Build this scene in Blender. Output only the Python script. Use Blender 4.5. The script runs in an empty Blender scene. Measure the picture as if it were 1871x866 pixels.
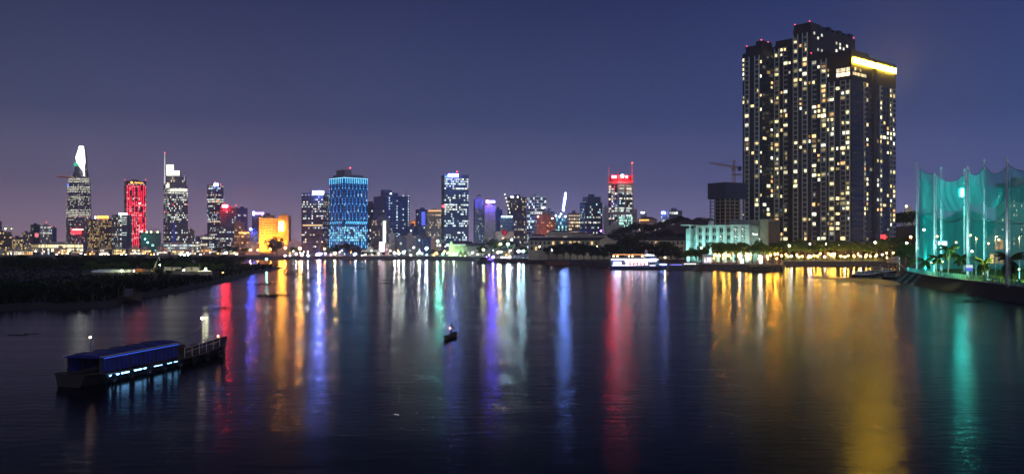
import bpy, math, random
import numpy as np
from mathutils import Vector

# ------------------------------------------------------------------ camera
sc = bpy.context.scene
R = math.radians
F, CX, YH, H = 1620.0, 935.5, 451.0, 12.0      # focal length in photo pixels, centre column, horizon row, eye height
def X(px, D): return (px - CX) / F * D
def Z(py, D): return H + (YH - py) / F * D

cam = bpy.data.cameras.new('camera'); camo = bpy.data.objects.new('camera', cam)
sc.collection.objects.link(camo); sc.camera = camo
camo.location = (0, 0, H); camo.rotation_euler = (R(90), 0, 0)
cam.sensor_width = 36; cam.lens = 36 * F / 1871.0
cam.shift_y = (YH - 433.0) / 1871.0
cam.clip_start = 0.5; cam.clip_end = 60000

# ------------------------------------------------------------------ sky: dusk sky plus the glow of the city on the haze
w = bpy.data.worlds.new('World'); sc.world = w; w.use_nodes = True
nt = w.node_tree; nt.nodes.clear()
N = nt.nodes.new; L = nt.links.new
out = N('ShaderNodeOutputWorld'); bg = N('ShaderNodeBackground')
sky = N('ShaderNodeTexSky'); sky.sky_type = 'NISHITA'; sky.sun_disc = False
sky.sun_elevation = R(-4.0); sky.sun_rotation = R(155); sky.altitude = 10
tc = N('ShaderNodeTexCoord'); sep = N('ShaderNodeSeparateXYZ'); L(tc.outputs['Generated'], sep.inputs[0])
ramp = N('ShaderNodeValToRGB')
mr = N('ShaderNodeMapRange'); mr.inputs['From Min'].default_value = 0.0; mr.inputs['From Max'].default_value = 0.5
L(sep.outputs['Z'], mr.inputs['Value']); L(mr.outputs[0], ramp.inputs[0])
e = ramp.color_ramp.elements
e[0].position = 0.0; e[0].color = (0.330, 0.256, 0.450, 1)
e[1].position = 1.0; e[1].color = (0.009, 0.013, 0.060, 1)
x = e.new(0.06); x.color = (0.250, 0.218, 0.420, 1)
x = e.new(0.14); x.color = (0.140, 0.146, 0.335, 1)
x = e.new(0.28); x.color = (0.052, 0.074, 0.205, 1)
x = e.new(0.54); x.color = (0.021, 0.032, 0.120, 1)
nz = N('ShaderNodeTexNoise'); nz.inputs['Scale'].default_value = 2.2; nz.inputs['Detail'].default_value = 3
L(tc.outputs['Generated'], nz.inputs['Vector'])
nr = N('ShaderNodeMapRange'); nr.inputs['To Min'].default_value = 0.80; nr.inputs['To Max'].default_value = 1.20
L(nz.outputs['Fac'], nr.inputs['Value'])
mul = N('ShaderNodeVectorMath'); mul.operation = 'SCALE'; 
# the big city lies to the left: its glow is greyer and warmer there, the open side on the right is bluer
hr = N('ShaderNodeMapRange'); hr.inputs['From Min'].default_value = -0.5; hr.inputs['From Max'].default_value = 0.5; L(sep.outputs['X'], hr.inputs['Value'])
hmix = N('ShaderNodeMix'); hmix.data_type = 'RGBA'; hmix.inputs['A'].default_value = (1.22, 1.02, 0.76, 1); hmix.inputs['B'].default_value = (0.80, 0.96, 1.06, 1)
L(hr.outputs[0], hmix.inputs['Factor'])
hm_ = N('ShaderNodeVectorMath'); hm_.operation = 'MULTIPLY'; L(ramp.outputs[0], hm_.inputs[0]); L(hmix.outputs['Result'], hm_.inputs[1])
L(hm_.outputs[0], mul.inputs[0]); L(nr.outputs[0], mul.inputs['Scale'])
sks = N('ShaderNodeVectorMath'); sks.operation = 'SCALE'; sks.inputs['Scale'].default_value = 0.05
L(sky.outputs[0], sks.inputs[0])
add = N('ShaderNodeVectorMath'); add.operation = 'ADD'; L(mul.outputs[0], add.inputs[0]); L(sks.outputs[0], add.inputs[1])
L(add.outputs[0], bg.inputs['Color']); bg.inputs['Strength'].default_value = 1.0
L(bg.outputs[0], out.inputs[0])

# soft dusk fill added behind the camera to lift the facades
sl = bpy.data.lights.new('sun', 'SUN'); sl.energy = 0.5; sl.angle = R(50); sl.color = (0.72, 0.8, 1.0)
slo = bpy.data.objects.new('sun', sl); sc.collection.objects.link(slo); slo.rotation_euler = (R(62), 0, R(25))

sc.view_settings.view_transform = 'Standard'; sc.view_settings.look = 'None'
sc.view_settings.exposure = 0.0; sc.view_settings.gamma = 1.0; sc.view_settings.use_curve_mapping = False
sc.cycles.use_denoising = True
try: sc.cycles.denoiser = 'OPENIMAGEDENOISE'
except Exception: pass
sc.cycles.max_bounces = 6; sc.cycles.diffuse_bounces = 2; sc.cycles.glossy_bounces = 3
sc.cycles.transparent_max_bounces = 12; sc.cycles.volume_bounces = 1
sc.cycles.sample_clamp_indirect = 4.0; sc.cycles.use_light_tree = True
sc.cycles.caustics_reflective = False; sc.cycles.caustics_refractive = False

# ------------------------------------------------------------------ helpers
rng = random.Random(7)
COL = sc.collection
def link(o): COL.objects.link(o); return o
def tag(o, label=None, cat=None, group=None, kind=None):
    if label: o['label'] = label
    if cat: o['category'] = cat
    if group: o['group'] = group
    if kind: o['kind'] = kind
    return o
def thing(name, label, cat, loc=(0, 0, 0), rz=0, group=None):
    o = link(bpy.data.objects.new(name, None)); o.location = loc; o.rotation_euler = (0, 0, rz)
    o.empty_display_size = 0.5
    return tag(o, label, cat, group)
ORD = ['first', 'second', 'third', 'fourth', 'fifth', 'sixth', 'seventh', 'eighth', 'ninth', 'tenth', 'eleventh', 'twelfth',
       'thirteenth', 'fourteenth', 'fifteenth', 'sixteenth', 'seventeenth', 'eighteenth', 'nineteenth', 'twentieth']
TENS = {20: 'twenty', 30: 'thirty', 40: 'forty', 50: 'fifty', 60: 'sixty', 70: 'seventy', 80: 'eighty', 90: 'ninety'}
TENTH = {30: 'thirtieth', 40: 'fortieth', 50: 'fiftieth', 60: 'sixtieth', 70: 'seventieth', 80: 'eightieth', 90: 'ninetieth'}
def ordn(i):                                   # i counts from 0
    n = i + 1
    if n <= 20: return ORD[n - 1]
    t = n // 10 * 10
    return TENTH[t] if n == t else TENS[t] + '-' + ORD[n - t - 1]

class MB:
    def __init__(s): s.v = []; s.f = []; s.c = []
    def quad(s, a, b, c, d, col=None):
        n = len(s.v); s.v += [a, b, c, d]; s.f.append((n, n + 1, n + 2, n + 3)); s.c.append(col)
    def box(s, x0, x1, y0, y1, z0, z1, col=None):
        s.obox((0, 0), (1, 0), (0, 1), x0, x1, y0, y1, z0, z1, col)
    def obox(s, o, u, v, a0, a1, b0, b1, z0, z1, col=None):
        n = len(s.v)
        for z in (z0, z1):
            for a, b in ((a0, b0), (a1, b0), (a1, b1), (a0, b1)):
                s.v.append((o[0] + a * u[0] + b * v[0], o[1] + a * u[1] + b * v[1], z))
        for q in ((3, 2, 1, 0), (4, 5, 6, 7), (0, 1, 5, 4), (1, 2, 6, 5), (2, 3, 7, 6), (3, 0, 4, 7)):
            s.f.append(tuple(n + k for k in q)); s.c.append(col)
    def tube(s, pts, r, n=6, cap=True):
        rs = r if isinstance(r, (list, tuple)) else [r] * len(pts)
        P = [Vector(p) for p in pts]; base = len(s.v)
        for i, p in enumerate(P):
            d = (P[min(i + 1, len(P) - 1)] - P[max(i - 1, 0)]).normalized()
            a = d.cross(Vector((0, 0, 1)) if abs(d.z) < .9 else Vector((1, 0, 0))).normalized(); b = d.cross(a)
            for k in range(n):
                t = 2 * math.pi * k / n
                s.v.append(tuple(p + (a * math.cos(t) + b * math.sin(t)) * rs[i]))
        for i in range(len(P) - 1):
            for k in range(n):
                k2 = (k + 1) % n
                s.f.append((base + i * n + k, base + (i + 1) * n + k, base + (i + 1) * n + k2, base + i * n + k2)); s.c.append(None)
        if cap:
            s.f.append(tuple(base + k for k in range(n))); s.c.append(None)
            s.f.append(tuple(base + (len(P) - 1) * n + k for k in reversed(range(n)))); s.c.append(None)
    def rings(s, rings, cap=True, col=None):
        base = len(s.v); n = len(rings[0])
        for r in rings: s.v += [tuple(p) for p in r]
        for i in range(len(rings) - 1):
            for k in range(n):
                k2 = (k + 1) % n
                s.f.append((base + i * n + k, base + i * n + k2, base + (i + 1) * n + k2, base + (i + 1) * n + k)); s.c.append(col)
        if cap:
            s.f.append(tuple(base + k for k in reversed(range(n)))); s.c.append(col)
            s.f.append(tuple(base + (len(rings) - 1) * n + k for k in range(n))); s.c.append(col)
    def ball(s, c, r, n=8, m=5, sz=1.0):
        rr = []
        for i in range(m + 1):
            t = math.pi * i / m; q = max(math.sin(t), .02)
            rr.append([(c[0] + r * q * math.cos(2 * math.pi * k / n), c[1] + r * q * math.sin(2 * math.pi * k / n), c[2] - r * sz * math.cos(t)) for k in range(n)])
        s.rings(rr)
    def mesh(s, name, mat, smooth=False):
        m = bpy.data.meshes.new(name); m.from_pydata(s.v, [], s.f)
        if any(c is not None for c in s.c):
            at = m.color_attributes.new('Col', 'FLOAT_COLOR', 'CORNER')
            buf = []
            for f, c in zip(s.f, s.c):
                cc = tuple(c or (0, 0, 0)) + (1.0,)
                buf += list(cc) * len(f)
            at.data.foreach_set('color', buf)
        if mat: m.materials.append(mat)
        if smooth: m.polygons.foreach_set('use_smooth', [True] * len(m.polygons))
        m.update(); return m
    def build(s, name, mat, parent=None, smooth=False, kind=None):
        if not s.f: return None
        o = link(bpy.data.objects.new(name, s.mesh(name, mat, smooth)))
        if parent is not None:
            o.parent = parent
            o.matrix_parent_inverse = Matrix_inv(parent)
        if kind: o['kind'] = kind
        return o
def Matrix_inv(p):
    from mathutils import Matrix, Euler
    return (Matrix.Translation(p.location) @ p.rotation_euler.to_matrix().to_4x4()).inverted() if p.parent is None else Matrix.Identity(4)
def put(name, mesh, parent, loc=(0, 0, 0), rz=0, scale=(1, 1, 1), color=None):     # another object on shared mesh data, in the parent's own frame
    o = link(bpy.data.objects.new(name, mesh)); o.parent = parent
    o.location = loc; o.rotation_euler = (0, 0, rz); o.scale = scale
    if color: o.color = tuple(color) + (1,)
    return o
def copy_tree(o, parent=None):
    c = o.copy(); link(c); c.parent = parent
    for ch in list(o.children): copy_tree(ch, c)
    return c

# ------------------------------------------------------------------ materials
MATS = {}
def mat(name, base, rough=.7, metal=0., var=.25, scale=.35, spec=.5, bump=0.0):
    if name in MATS: return MATS[name]
    m = bpy.data.materials.new(name); m.use_nodes = True; t = m.node_tree; b = t.nodes['Principled BSDF']
    n = t.nodes.new('ShaderNodeTexNoise'); n.inputs['Scale'].default_value = scale; n.inputs['Detail'].default_value = 5
    c = t.nodes.new('ShaderNodeTexCoord'); t.links.new(c.outputs['Object'], n.inputs['Vector'])
    r = t.nodes.new('ShaderNodeValToRGB'); k0, k1 = 1 - var, 1 + var * .6
    r.color_ramp.elements[0].color = tuple(v * k0 for v in base) + (1,); r.color_ramp.elements[0].position = .3
    r.color_ramp.elements[1].color = tuple(min(v * k1, 1) for v in base) + (1,); r.color_ramp.elements[1].position = .7
    t.links.new(n.outputs['Fac'], r.inputs[0]); t.links.new(r.outputs[0], b.inputs['Base Color'])
    b.inputs['Roughness'].default_value = rough; b.inputs['Metallic'].default_value = metal
    b.inputs['Specular IOR Level'].default_value = spec
    if bump:
        bp = t.nodes.new('ShaderNodeBump'); bp.inputs['Strength'].default_value = bump; bp.inputs['Distance'].default_value = .1
        n2 = t.nodes.new('ShaderNodeTexNoise'); n2.inputs['Scale'].default_value = scale * 8
        t.links.new(c.outputs['Object'], n2.inputs['Vector'])
        t.links.new(n2.outputs['Fac'], bp.inputs['Height']); t.links.new(bp.outputs[0], b.inputs['Normal'])
    MATS[name] = m; return m
def em(name, color, strength):                 # things that give off light
    if name in MATS: return MATS[name]
    m = bpy.data.materials.new(name); m.use_nodes = True; t = m.node_tree; t.nodes.clear()
    o = t.nodes.new('ShaderNodeOutputMaterial'); e = t.nodes.new('ShaderNodeEmission')
    e.inputs['Color'].default_value = tuple(color) + (1,); e.inputs['Strength'].default_value = strength
    t.links.new(e.outputs[0], o.inputs[0]); MATS[name] = m; return m
def em_attr(name, strength, obj=False):        # lit windows: colour per window (face attribute or object colour), curtains and furniture as noise
    if name in MATS: return MATS[name]
    m = bpy.data.materials.new(name); m.use_nodes = True; t = m.node_tree; t.nodes.clear()
    o = t.nodes.new('ShaderNodeOutputMaterial'); e = t.nodes.new('ShaderNodeEmission')
    if obj: a = t.nodes.new('ShaderNodeObjectInfo')
    else: a = t.nodes.new('ShaderNodeAttribute'); a.attribute_name = 'Col'
    c = t.nodes.new('ShaderNodeTexCoord'); n = t.nodes.new('ShaderNodeTexNoise')
    n.inputs['Scale'].default_value = 1.1 if obj else .45
    g = t.nodes.new('ShaderNodeNewGeometry'); t.links.new(g.outputs['Position'], n.inputs['Vector'])
    r = t.nodes.new('ShaderNodeMapRange'); r.inputs['From Min'].default_value = .3; r.inputs['From Max'].default_value = .7
    r.inputs['To Min'].default_value = strength * .45; r.inputs['To Max'].default_value = strength * 1.45
    t.links.new(n.outputs['Fac'], r.inputs['Value']); t.links.new(r.outputs[0], e.inputs['Strength'])
    t.links.new(a.outputs['Color'], e.inputs['Color'])
    t.links.new(e.outputs[0], o.inputs[0]); MATS[name] = m; return m
def leafmat(name, base, trans=.35):
    if name in MATS: return MATS[name]
    m = bpy.data.materials.new(name); m.use_nodes = True; t = m.node_tree; t.nodes.clear()
    o = t.nodes.new('ShaderNodeOutputMaterial'); d = t.nodes.new('ShaderNodeBsdfDiffuse'); q = t.nodes.new('ShaderNodeBsdfTranslucent')
    mx = t.nodes.new('ShaderNodeMixShader'); mx.inputs[0].default_value = trans
    g = t.nodes.new('ShaderNodeNewGeometry'); r = t.nodes.new('ShaderNodeValToRGB')
    r.color_ramp.elements[0].color = tuple(v * .6 for v in base) + (1,); r.color_ramp.elements[1].color = tuple(v * 1.35 for v in base) + (1,)
    t.links.new(g.outputs['Random Per Island'], r.inputs[0])
    t.links.new(r.outputs[0], d.inputs[0]); t.links.new(r.outputs[0], q.inputs[0])
    t.links.new(d.outputs[0], mx.inputs[1]); t.links.new(q.outputs[0], mx.inputs[2]); t.links.new(mx.outputs[0], o.inputs[0])
    MATS[name] = m; return m

GLASS = mat('dark_glass', (.045, .06, .10), .18, .35, .3, .05, .8)
GLASSB = mat('blue_glass', (.05, .12, .30), .2, .55, .3, .05, .8)
GLASST = mat('teal_glass', (.03, .12, .16), .2, .5, .3, .05, .8)
CONC = mat('concrete', (.32, .31, .30), .85)
CREAM = mat('cream_render', (.55, .50, .40), .85)
GREY = mat('grey_cladding', (.22, .22, .24), .7)
DKGREY = mat('dark_cladding', (.06, .065, .08), .55)
BLUEC = mat('blue_cladding', (.06, .12, .30), .5)
WHITE = mat('white_paint', (.75, .75, .74), .6, var=.12)
BROWN = mat('brown_stone', (.20, .14, .11), .8)
PINK = mat('pink_render', (.50, .24, .18), .85)
METAL = mat('painted_steel', (.35, .36, .38), .4, .6)
DARKM = mat('dark_steel', (.05, .05, .055), .5, .5)
ROOFT = mat('clay_tiles', (.22, .085, .06), .85, scale=1.5)
ROOFD = mat('dark_roof_tiles', (.05, .045, .045), .85, scale=1.5)
BARK = mat('bark', (.10, .075, .055), .9, scale=3.0)
LEAF = leafmat('leaves', (.095, .18, .03))
LEAFD = leafmat('dark_leaves', (.032, .065, .02))
LEAFP = leafmat('palm_leaves', (.10, .16, .04))
WOOD = mat('dark_wood', (.07, .045, .03), .7, scale=2.)
RUST = mat('rusty_steel', (.22, .08, .045), .8, scale=1.)
LITW = em_attr('lit_window_glow', 1.0)
LITO = em_attr('apartment_window_glow', 1.0, True)

WARM = [(1, .80, .45), (1, .86, .58), (1, .72, .34), (.95, .95, .80)]
COOL = [(.72, .95, 1), (.85, 1, .95), (.95, .97, .88), (.6, .8, 1)]
GOLD = [(1, .62, .18), (1, .70, .25), (1, .8, .42)]
MIXC = [(1, .86, .6), (.9, .98, .9), (.7, .95, 1), (1, .93, .72)]
BLUEL = [(.35, .65, 1), (.6, .9, 1), (.8, .95, 1), (.3, .5, 1)]

# ------------------------------------------------------------------ lamps
LMESH = {}
def glow_mesh(col, k):
    key = (col, k)
    if key not in LMESH:
        b = MB(); b.ball((0, 0, 0), 1.0, 8, 5, .8)
        LMESH[key] = b.mesh('lantern', em('lantern_%d' % len(LMESH), col, k))
    return LMESH[key]
POLE = {}
def street_lamp(px, py, D, label, col, k, r=.45, zb=3.0, group=None, hood=True, name='street_lamp', cat='lamp'):
    z = Z(py, D); root = thing(name, label, cat, (X(px, D), D, zb), 0, group)
    h = max(z - zb, .3)
    pass
    b = MB(); b.tube([(0, .3, 0), (0, .3, h * .6), (0, .3, h + .2)], [.14, .1, .07], 6); b.box(-.25, .25, .05, .55, 0, .4)
    b.tube([(0, .3, h + .2), (0, -.1, h + r + .1)], .06, 5)
    o = link(bpy.data.objects.new('pole', b.mesh('pole', METAL))); o.parent = root
    b = MB(); b.rings([[(rr * math.cos(t * .785), rr * math.sin(t * .785), h + zz) for t in range(8)] for rr, zz in (((r * 1.25, r * .85), (r * .9, r * 1.15), (r * .2, r * 1.3)) if hood else ((r * .3, r * .8), (r * .25, r * 1.1), (r * .05, r * 1.4)))])
    o = link(bpy.data.objects.new('lamp_hood', b.mesh('lamp_hood', DARKM))); o.parent = root
    put('lantern', glow_mesh(col, k), root, (0, 0, h), 0, (r, r, r))
    return root
def flood(loc, target, col, power, label, size=80, blend=.5, r=.6, group=None):     # floodlight: housing + spot
    root = thing('floodlight', label, 'floodlight', loc, 0, group)
    d = (Vector(target) - Vector(loc)).normalized()
    b = MB(); b.box(-r * .5, r * .5, -r * .35, r * .35, -r * .9, -r * .55); b.tube([(0, 0, -r * .6), (0, 0, 0)], r * .1, 5)
    q = d.to_track_quat('Z', 'Y'); bx = MB()
    pts = [[q @ Vector((rr * math.cos(t * .785), rr * math.sin(t * .785), zz)) for t in range(8)] for rr, zz in ((r * .25, -r * .5), (r * .5, -.12))]
    b.rings(pts); o = link(bpy.data.objects.new('housing', b.mesh('housing', DARKM))); o.parent = root
    l = bpy.data.lights.new('floodlight_beam', 'SPOT'); l.energy = power; l.color = col; l.spot_size = R(size); l.spot_blend = blend; l.shadow_soft_size = r * .4
    lo = link(bpy.data.objects.new('beam', l)); lo.parent = root; lo.location = d * .05; lo.rotation_euler = d.to_track_quat('-Z', 'Y').to_euler()
    return root

# ------------------------------------------------------------------ water, land, quay
def water_mat():
    m = bpy.data.materials.new('river_water'); m.use_nodes = True; t = m.node_tree; b = t.nodes['Principled BSDF']
    n = t.nodes.new; l = t.links.new
    b.inputs['Base Color'].default_value = (.004, .006, .010, 1); b.inputs['IOR'].default_value = 1.065
    b.inputs['Specular IOR Level'].default_value = .5
    c = n('ShaderNodeTexCoord')
    mp = n('ShaderNodeMapping'); mp.inputs['Scale'].default_value = (.010, .11, 1); l(c.outputs['Object'], mp.inputs[0])
    n1 = n('ShaderNodeTexNoise'); n1.inputs['Scale'].default_value = 1.0; n1.inputs['Detail'].default_value = 4; n1.inputs['Distortion'].default_value = .6
    l(mp.outputs[0], n1.inputs['Vector'])
    r = n('ShaderNodeMapRange'); r.inputs['From Min'].default_value = .35; r.inputs['From Max'].default_value = .68
    r.inputs['To Min'].default_value = .14; r.inputs['To Max'].default_value = .165
    l(n1.outputs['Fac'], r.inputs['Value']); l(r.outputs[0], b.inputs['Roughness'])
    m2 = n('ShaderNodeMapping'); m2.inputs['Scale'].default_value = (.55, 1.1, 1); l(c.outputs['Object'], m2.inputs[0])
    n2 = n('ShaderNodeTexNoise'); n2.inputs['Scale'].default_value = 0.9; n2.inputs['Detail'].default_value = 6; n2.inputs['Roughness'].default_value = .62
    l(m2.outputs[0], n2.inputs['Vector'])
    n3 = n('ShaderNodeTexNoise'); n3.inputs['Scale'].default_value = .11; n3.inputs['Detail'].default_value = 3; l(m2.outputs[0], n3.inputs['Vector'])
    ad = n('ShaderNodeMath'); ad.operation = 'MULTIPLY_ADD'; ad.inputs[1].default_value = 1.6; l(n3.outputs['Fac'], ad.inputs[0]); l(n2.outputs['Fac'], ad.inputs[2])
    bp = n('ShaderNodeBump'); bp.inputs['Strength'].default_value = .24; bp.inputs['Distance'].default_value = .16
    br = n('ShaderNodeMapRange'); br.inputs['From Min'].default_value = .38; br.inputs['From Max'].default_value = .62; br.inputs['To Min'].default_value = .22; br.inputs['To Max'].default_value = .30
    l(n1.outputs['Fac'], br.inputs['Value']); l(br.outputs[0], bp.inputs['Strength'])
    l(ad.outputs[0], bp.inputs['Height']); l(bp.outputs[0], b.inputs['Normal'])
    return m
b = MB(); b.quad((-4000, -300, 0), (4000, -300, 0), (4000, 1400, 0), (-4000, 1400, 0))
tag(b.build('river', water_mat()), kind='structure')

GROUND = mat('bank_soil', (.028, .025, .02), .95, var=.4, scale=.08, bump=.4)
def P(px, D): return (X(px, D), D)
shore = [(-1200, 950), (300, 950), (430, 900), (470, 850), (560, 830), (700, 830), (860, 800), (905, 700), (980, 660), (1060, 590),
         (1110, 520), (1240, 470), (1300, 455), (1427, 440), (1431, 545), (1640, 545), (1650, 380), (1656, 326), (1700, 272), (1871, 196), (2400, 110), (3400, 60), (9000, 55)]
GZ = 3.0
import bmesh
def slab(name, pts, z, m, kind='structure'):
    bm = bmesh.new(); vs = [bm.verts.new((p[0], p[1], z)) for p in pts]; f = bm.faces.new(vs)
    bm.normal_update(); bm.faces.ensure_lookup_table()
    if bm.faces[0].normal.z < 0: bmesh.ops.reverse_faces(bm, faces=bm.faces[:])
    bmesh.ops.triangulate(bm, faces=bm.faces[:])
    me = bpy.data.meshes.new(name); bm.to_mesh(me); bm.free(); me.materials.append(m)
    return tag(link(bpy.data.objects.new(name, me)), kind=kind)
SP = [P(a, d) for a, d in shore]
slab('ground', SP + [(24000, 26000), (-24000, 26000)], GZ, GROUND)
QW = mat('quay_stone', (.13, .12, .105), .9, scale=.6, bump=.5)
b = MB(); cap = MB(); nb_ = MB()
for p, q in zip(SP, SP[1:]):
    dx, dy = q[0] - p[0], q[1] - p[1]; ln = math.hypot(dx, dy); u = (dx / ln, dy / ln); v = (-u[1], u[0])
    sl_ = 1.2 if p[1] > 330 else 4.5                           # stone wall on the far quays, sloping bank by the range
    (b if p[1] > 330 else nb_).quad((p[0] + v[0] * -sl_, p[1] + v[1] * -sl_, -1), (q[0] + v[0] * -sl_, q[1] + v[1] * -sl_, -1), (q[0], q[1], GZ + .01), (p[0], p[1], GZ + .01))
    cap.obox(p, u, v, 0, ln, -.15, .65, GZ + .004, GZ + .24)
tag(b.build('quay_wall', QW), kind='structure'); tag(nb_.build('river_bank', mat('dark_bank', (.022, .02, .016), .9, scale=.5, bump=.6)), kind='structure'); tag(cap.build('kerb', CONC), kind='structure')

# sloping concrete slipways at the corner of the range bank
for i, (pa, d) in enumerate(((1664, 312), (1676, 298), (1688, 286))):
    p = P(pa, d); r_ = MB()
    r_.v = [(p[0] - 6.4, p[1] - 3.6, .12), (p[0] - 5.7, p[1] - 4.0, .12), (p[0] - .6, p[1] + .2, GZ - .1), (p[0] - 1.3, p[1] + .6, GZ - .1)]
    r_.v += [(a, c, z - .5) for a, c, z in r_.v]; r_.f = [(0, 1, 2, 3), (4, 7, 6, 5), (0, 4, 5, 1), (1, 5, 6, 2), (2, 6, 7, 3), (3, 7, 4, 0)]; r_.c = [None] * 6
    o = r_.build('slipway', GREY); tag(o, 'pale concrete strip running down the bank below the net, %s from the left' % ORD[i], 'slipway', 'concrete strips on the bank')

# mud bank showing at low tide in front of the moored boats
def mound(name, pts, zpk, m, seed=1, res=36, inset=10.0):
    r_ = random.Random(seed); n = len(pts); cx = sum(p[0] for p in pts) / n; cy = sum(p[1] for p in pts) / n
    rings = []
    for k in range(6):
        t = k / 5.0; s_ = 1 - t * .8
        rings.append([(cx + (p[0] - cx) * s_, cy + (p[1] - cy) * s_, -.25 + zpk * (1 - (1 - t) ** 2) + r_.uniform(-.03, .03)) for p in pts])
    b = MB(); b.rings(rings); o = b.build(name, m, smooth=True); return tag(o, kind='structure')
MUD = mat('wet_mud', (.085, .065, .04), .38, scale=.25, bump=.5)
mpts = [P(1420, 372), P(1480, 366), P(1560, 352), P(1640, 330), P(1672, 300), P(1690, 268), P(1660, 262), P(1610, 278), P(1560, 300), P(1500, 330), P(1450, 352)]
mound('mud_bank', mpts, .42, MUD, 3)

# the dark spit on the left
spit = [(-260, 140), (-100, 150), (0, 163), (60, 168), (120, 164), (200, 172), (232, 196), (262, 206), (330, 232), (402, 282), (440, 330), (470, 395), (500, 450), (522, 498),
        (505, 540), (470, 560), (440, 580), (380, 610), (300, 640), (150, 660), (-300, 680), (-900, 600), (-900, 200)]
pts = [P(a, d) for a, d in spit]
n = len(pts); ctr = P(150, 400)
rings = []
rr = random.Random(5)
for k, (s_, z) in enumerate(((1.0, -.3), (.985, .25), (.96, .7), (.92, 1.3), (.8, 2.0), (.5, 2.4), (.1, 2.4))):
    rings.append([(ctr[0] + (p[0] - ctr[0]) * s_, ctr[1] + (p[1] - ctr[1]) * s_, z + rr.uniform(-.12, .12)) for p in pts])
b = MB(); b.rings([r[::-1] for r in rings][::1] if False else rings)
tag(b.build('spit_ground', GROUND, smooth=True), kind='structure')

# ------------------------------------------------------------------ vegetation prototypes
def leaf_cloud(rg, lobes, n, size, aspect=.55):
    V = []; Fc = []
    for i in range(n):
        c, r = lobes[rg.randrange(len(lobes))]
        th = rg.uniform(0, 2 * math.pi); ph = math.acos(rg.uniform(-.7, 1)); q = r * rg.uniform(.55, 1.05) ** .6
        p = Vector((c[0] + q * math.sin(ph) * math.cos(th), c[1] + q * math.sin(ph) * math.sin(th), c[2] + .8 * q * math.cos(ph)))
        d = Vector((rg.gauss(0, 1), rg.gauss(0, 1), rg.gauss(0, .6))).normalized(); e_ = d.cross(Vector((rg.gauss(0, 1), rg.gauss(0, 1), rg.gauss(0, 1)))).normalized()
        s1 = size * rg.uniform(.6, 1.3); s2 = s1 * aspect
        k = len(V); V += [tuple(p - d * s1), tuple(p - e_ * s2), tuple(p + d * s1), tuple(p + e_ * s2)]; Fc.append((k, k + 1, k + 2, k + 3))
    return V, Fc
def tree_proto(seed, hh, spread, nl, size, lm, trunk=.35, conic=False):
    rg = random.Random(seed); lobes = []
    k = rg.randrange(7, 11)
    for i in range(k):
        a = rg.uniform(0, 6.28); q = spread * rg.uniform(.1, .62); zz = hh * rg.uniform(trunk + .18, .86)
        lobes.append(((q * math.cos(a), q * math.sin(a), zz), spread * rg.uniform(.28, .5)))
    lobes.append(((0, 0, hh * .72), spread * .5))
    v, f = leaf_cloud(rg, lobes, nl, size); b = MB(); b.v = v; b.f = f; b.c = [None] * len(f)
    crown = b.mesh('crown', lm)
    t = MB(); t.tube([(0, 0, -.3), (.05 * hh * rg.uniform(-1, 1), 0, hh * trunk), (0, .03 * hh, hh * .7)], [.035 * hh, .024 * hh, .008 * hh], 7)
    for c, r in lobes[:6]:
        t.tube([(0, 0, hh * trunk * .9), (c[0] * .5, c[1] * .5, (c[2] + hh * trunk) * .5), (c[0], c[1], c[2])], [.018 * hh, .012 * hh, .004 * hh], 5)
    return crown, t.mesh('trunk', BARK)
TREES = [tree_proto(s, 7.0, 3.1, 900, .34, LEAF, .36) for s in (1, 2, 3, 4)]
DTREES = [tree_proto(s, 7.0, 3.8, 900, .40, LEAFD, .22) for s in (11, 12, 13, 14)]
BUSH = [tree_proto(s, 4.0, 2.9, 700, .30, LEAFD, .05) for s in (21, 22, 23, 24)]
GBUSH = [tree_proto(s, 4.0, 2.6, 700, .26, LEAF, .08) for s in (31, 32)]
def tree(protos, px, D, h, label, group, zb=GZ, name='tree', cat='tree', wide=1.0, base_h=7.0):
    c, t = protos[rng.randrange(len(protos))]; s_ = h / base_h
    root = thing(name, label, cat, (X(px, D), D, zb), rng.uniform(0, 6.28), group)
    put('trunk', t, root, (0, 0, 0), 0, (s_, s_, s_)); put('crown', c, root, (0, 0, 0), 0, (s_ * wide, s_ * wide, s_))
    return root

# mangrove and scrub on the spit: every bush that stands up from the mass is a thing, what lies between is stuff
rb = random.Random(9)
spots = []
for i in range(34):                                   # skyline row at the back
    px = -20 + i * 14.5 + rb.uniform(-5, 5); D = rb.uniform(500, 560)
    if px > 405: D = 545 - (px - 405) * .2
    ht = 12 - (468 - 451 + rb.uniform(-2, 3)) / F * D - 2.2
    if px < 60: ht -= 1.4
    if 270 < px < 325: ht -= 1.5
    if px > 430: ht = max(1.6, ht - (px - 430) * .10)
    spots.append((px, D, ht))
for i in range(40):                                   # middle
    px = -25 + i * 11.4 + rb.uniform(-5, 5); D = rb.uniform(375, 470)
    if 150 < px < 400: D = max(D, 385)
    spots.append((px, D, rb.uniform(3.4, 5.6)))
for i in range(22):                                   # near edge
    px = -10 + i * 20 + rb.uniform(-8, 8); D = 215 if px < 180 else 215 + (px - 180) * .8
    D += rb.uniform(-4, 22)
    spots.append((px, D, rb.uniform(1.4, 2.6)))
spots.sort()
for i, (px, D, h_) in enumerate(spots):
    row = 'back row' if D > 480 else ('middle' if D > 385 or px < 300 and D > 300 else 'near edge')
    zb_ = 2.0 if row != 'near edge' else 1.5
    side = 'tall dark mangrove' if row == 'back row' else ('round dark mangrove' if row == 'middle' else 'low black shrub')
    tree(BUSH, px, D, h_, '%s on the left spit, %s from the left of all the spit bushes' % (side, ordn(i)), 'mangroves on the spit', zb=zb_, name='mangrove_bush', cat='bush', wide=1.7 if row == 'middle' else 1.4, base_h=4.0)
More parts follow.
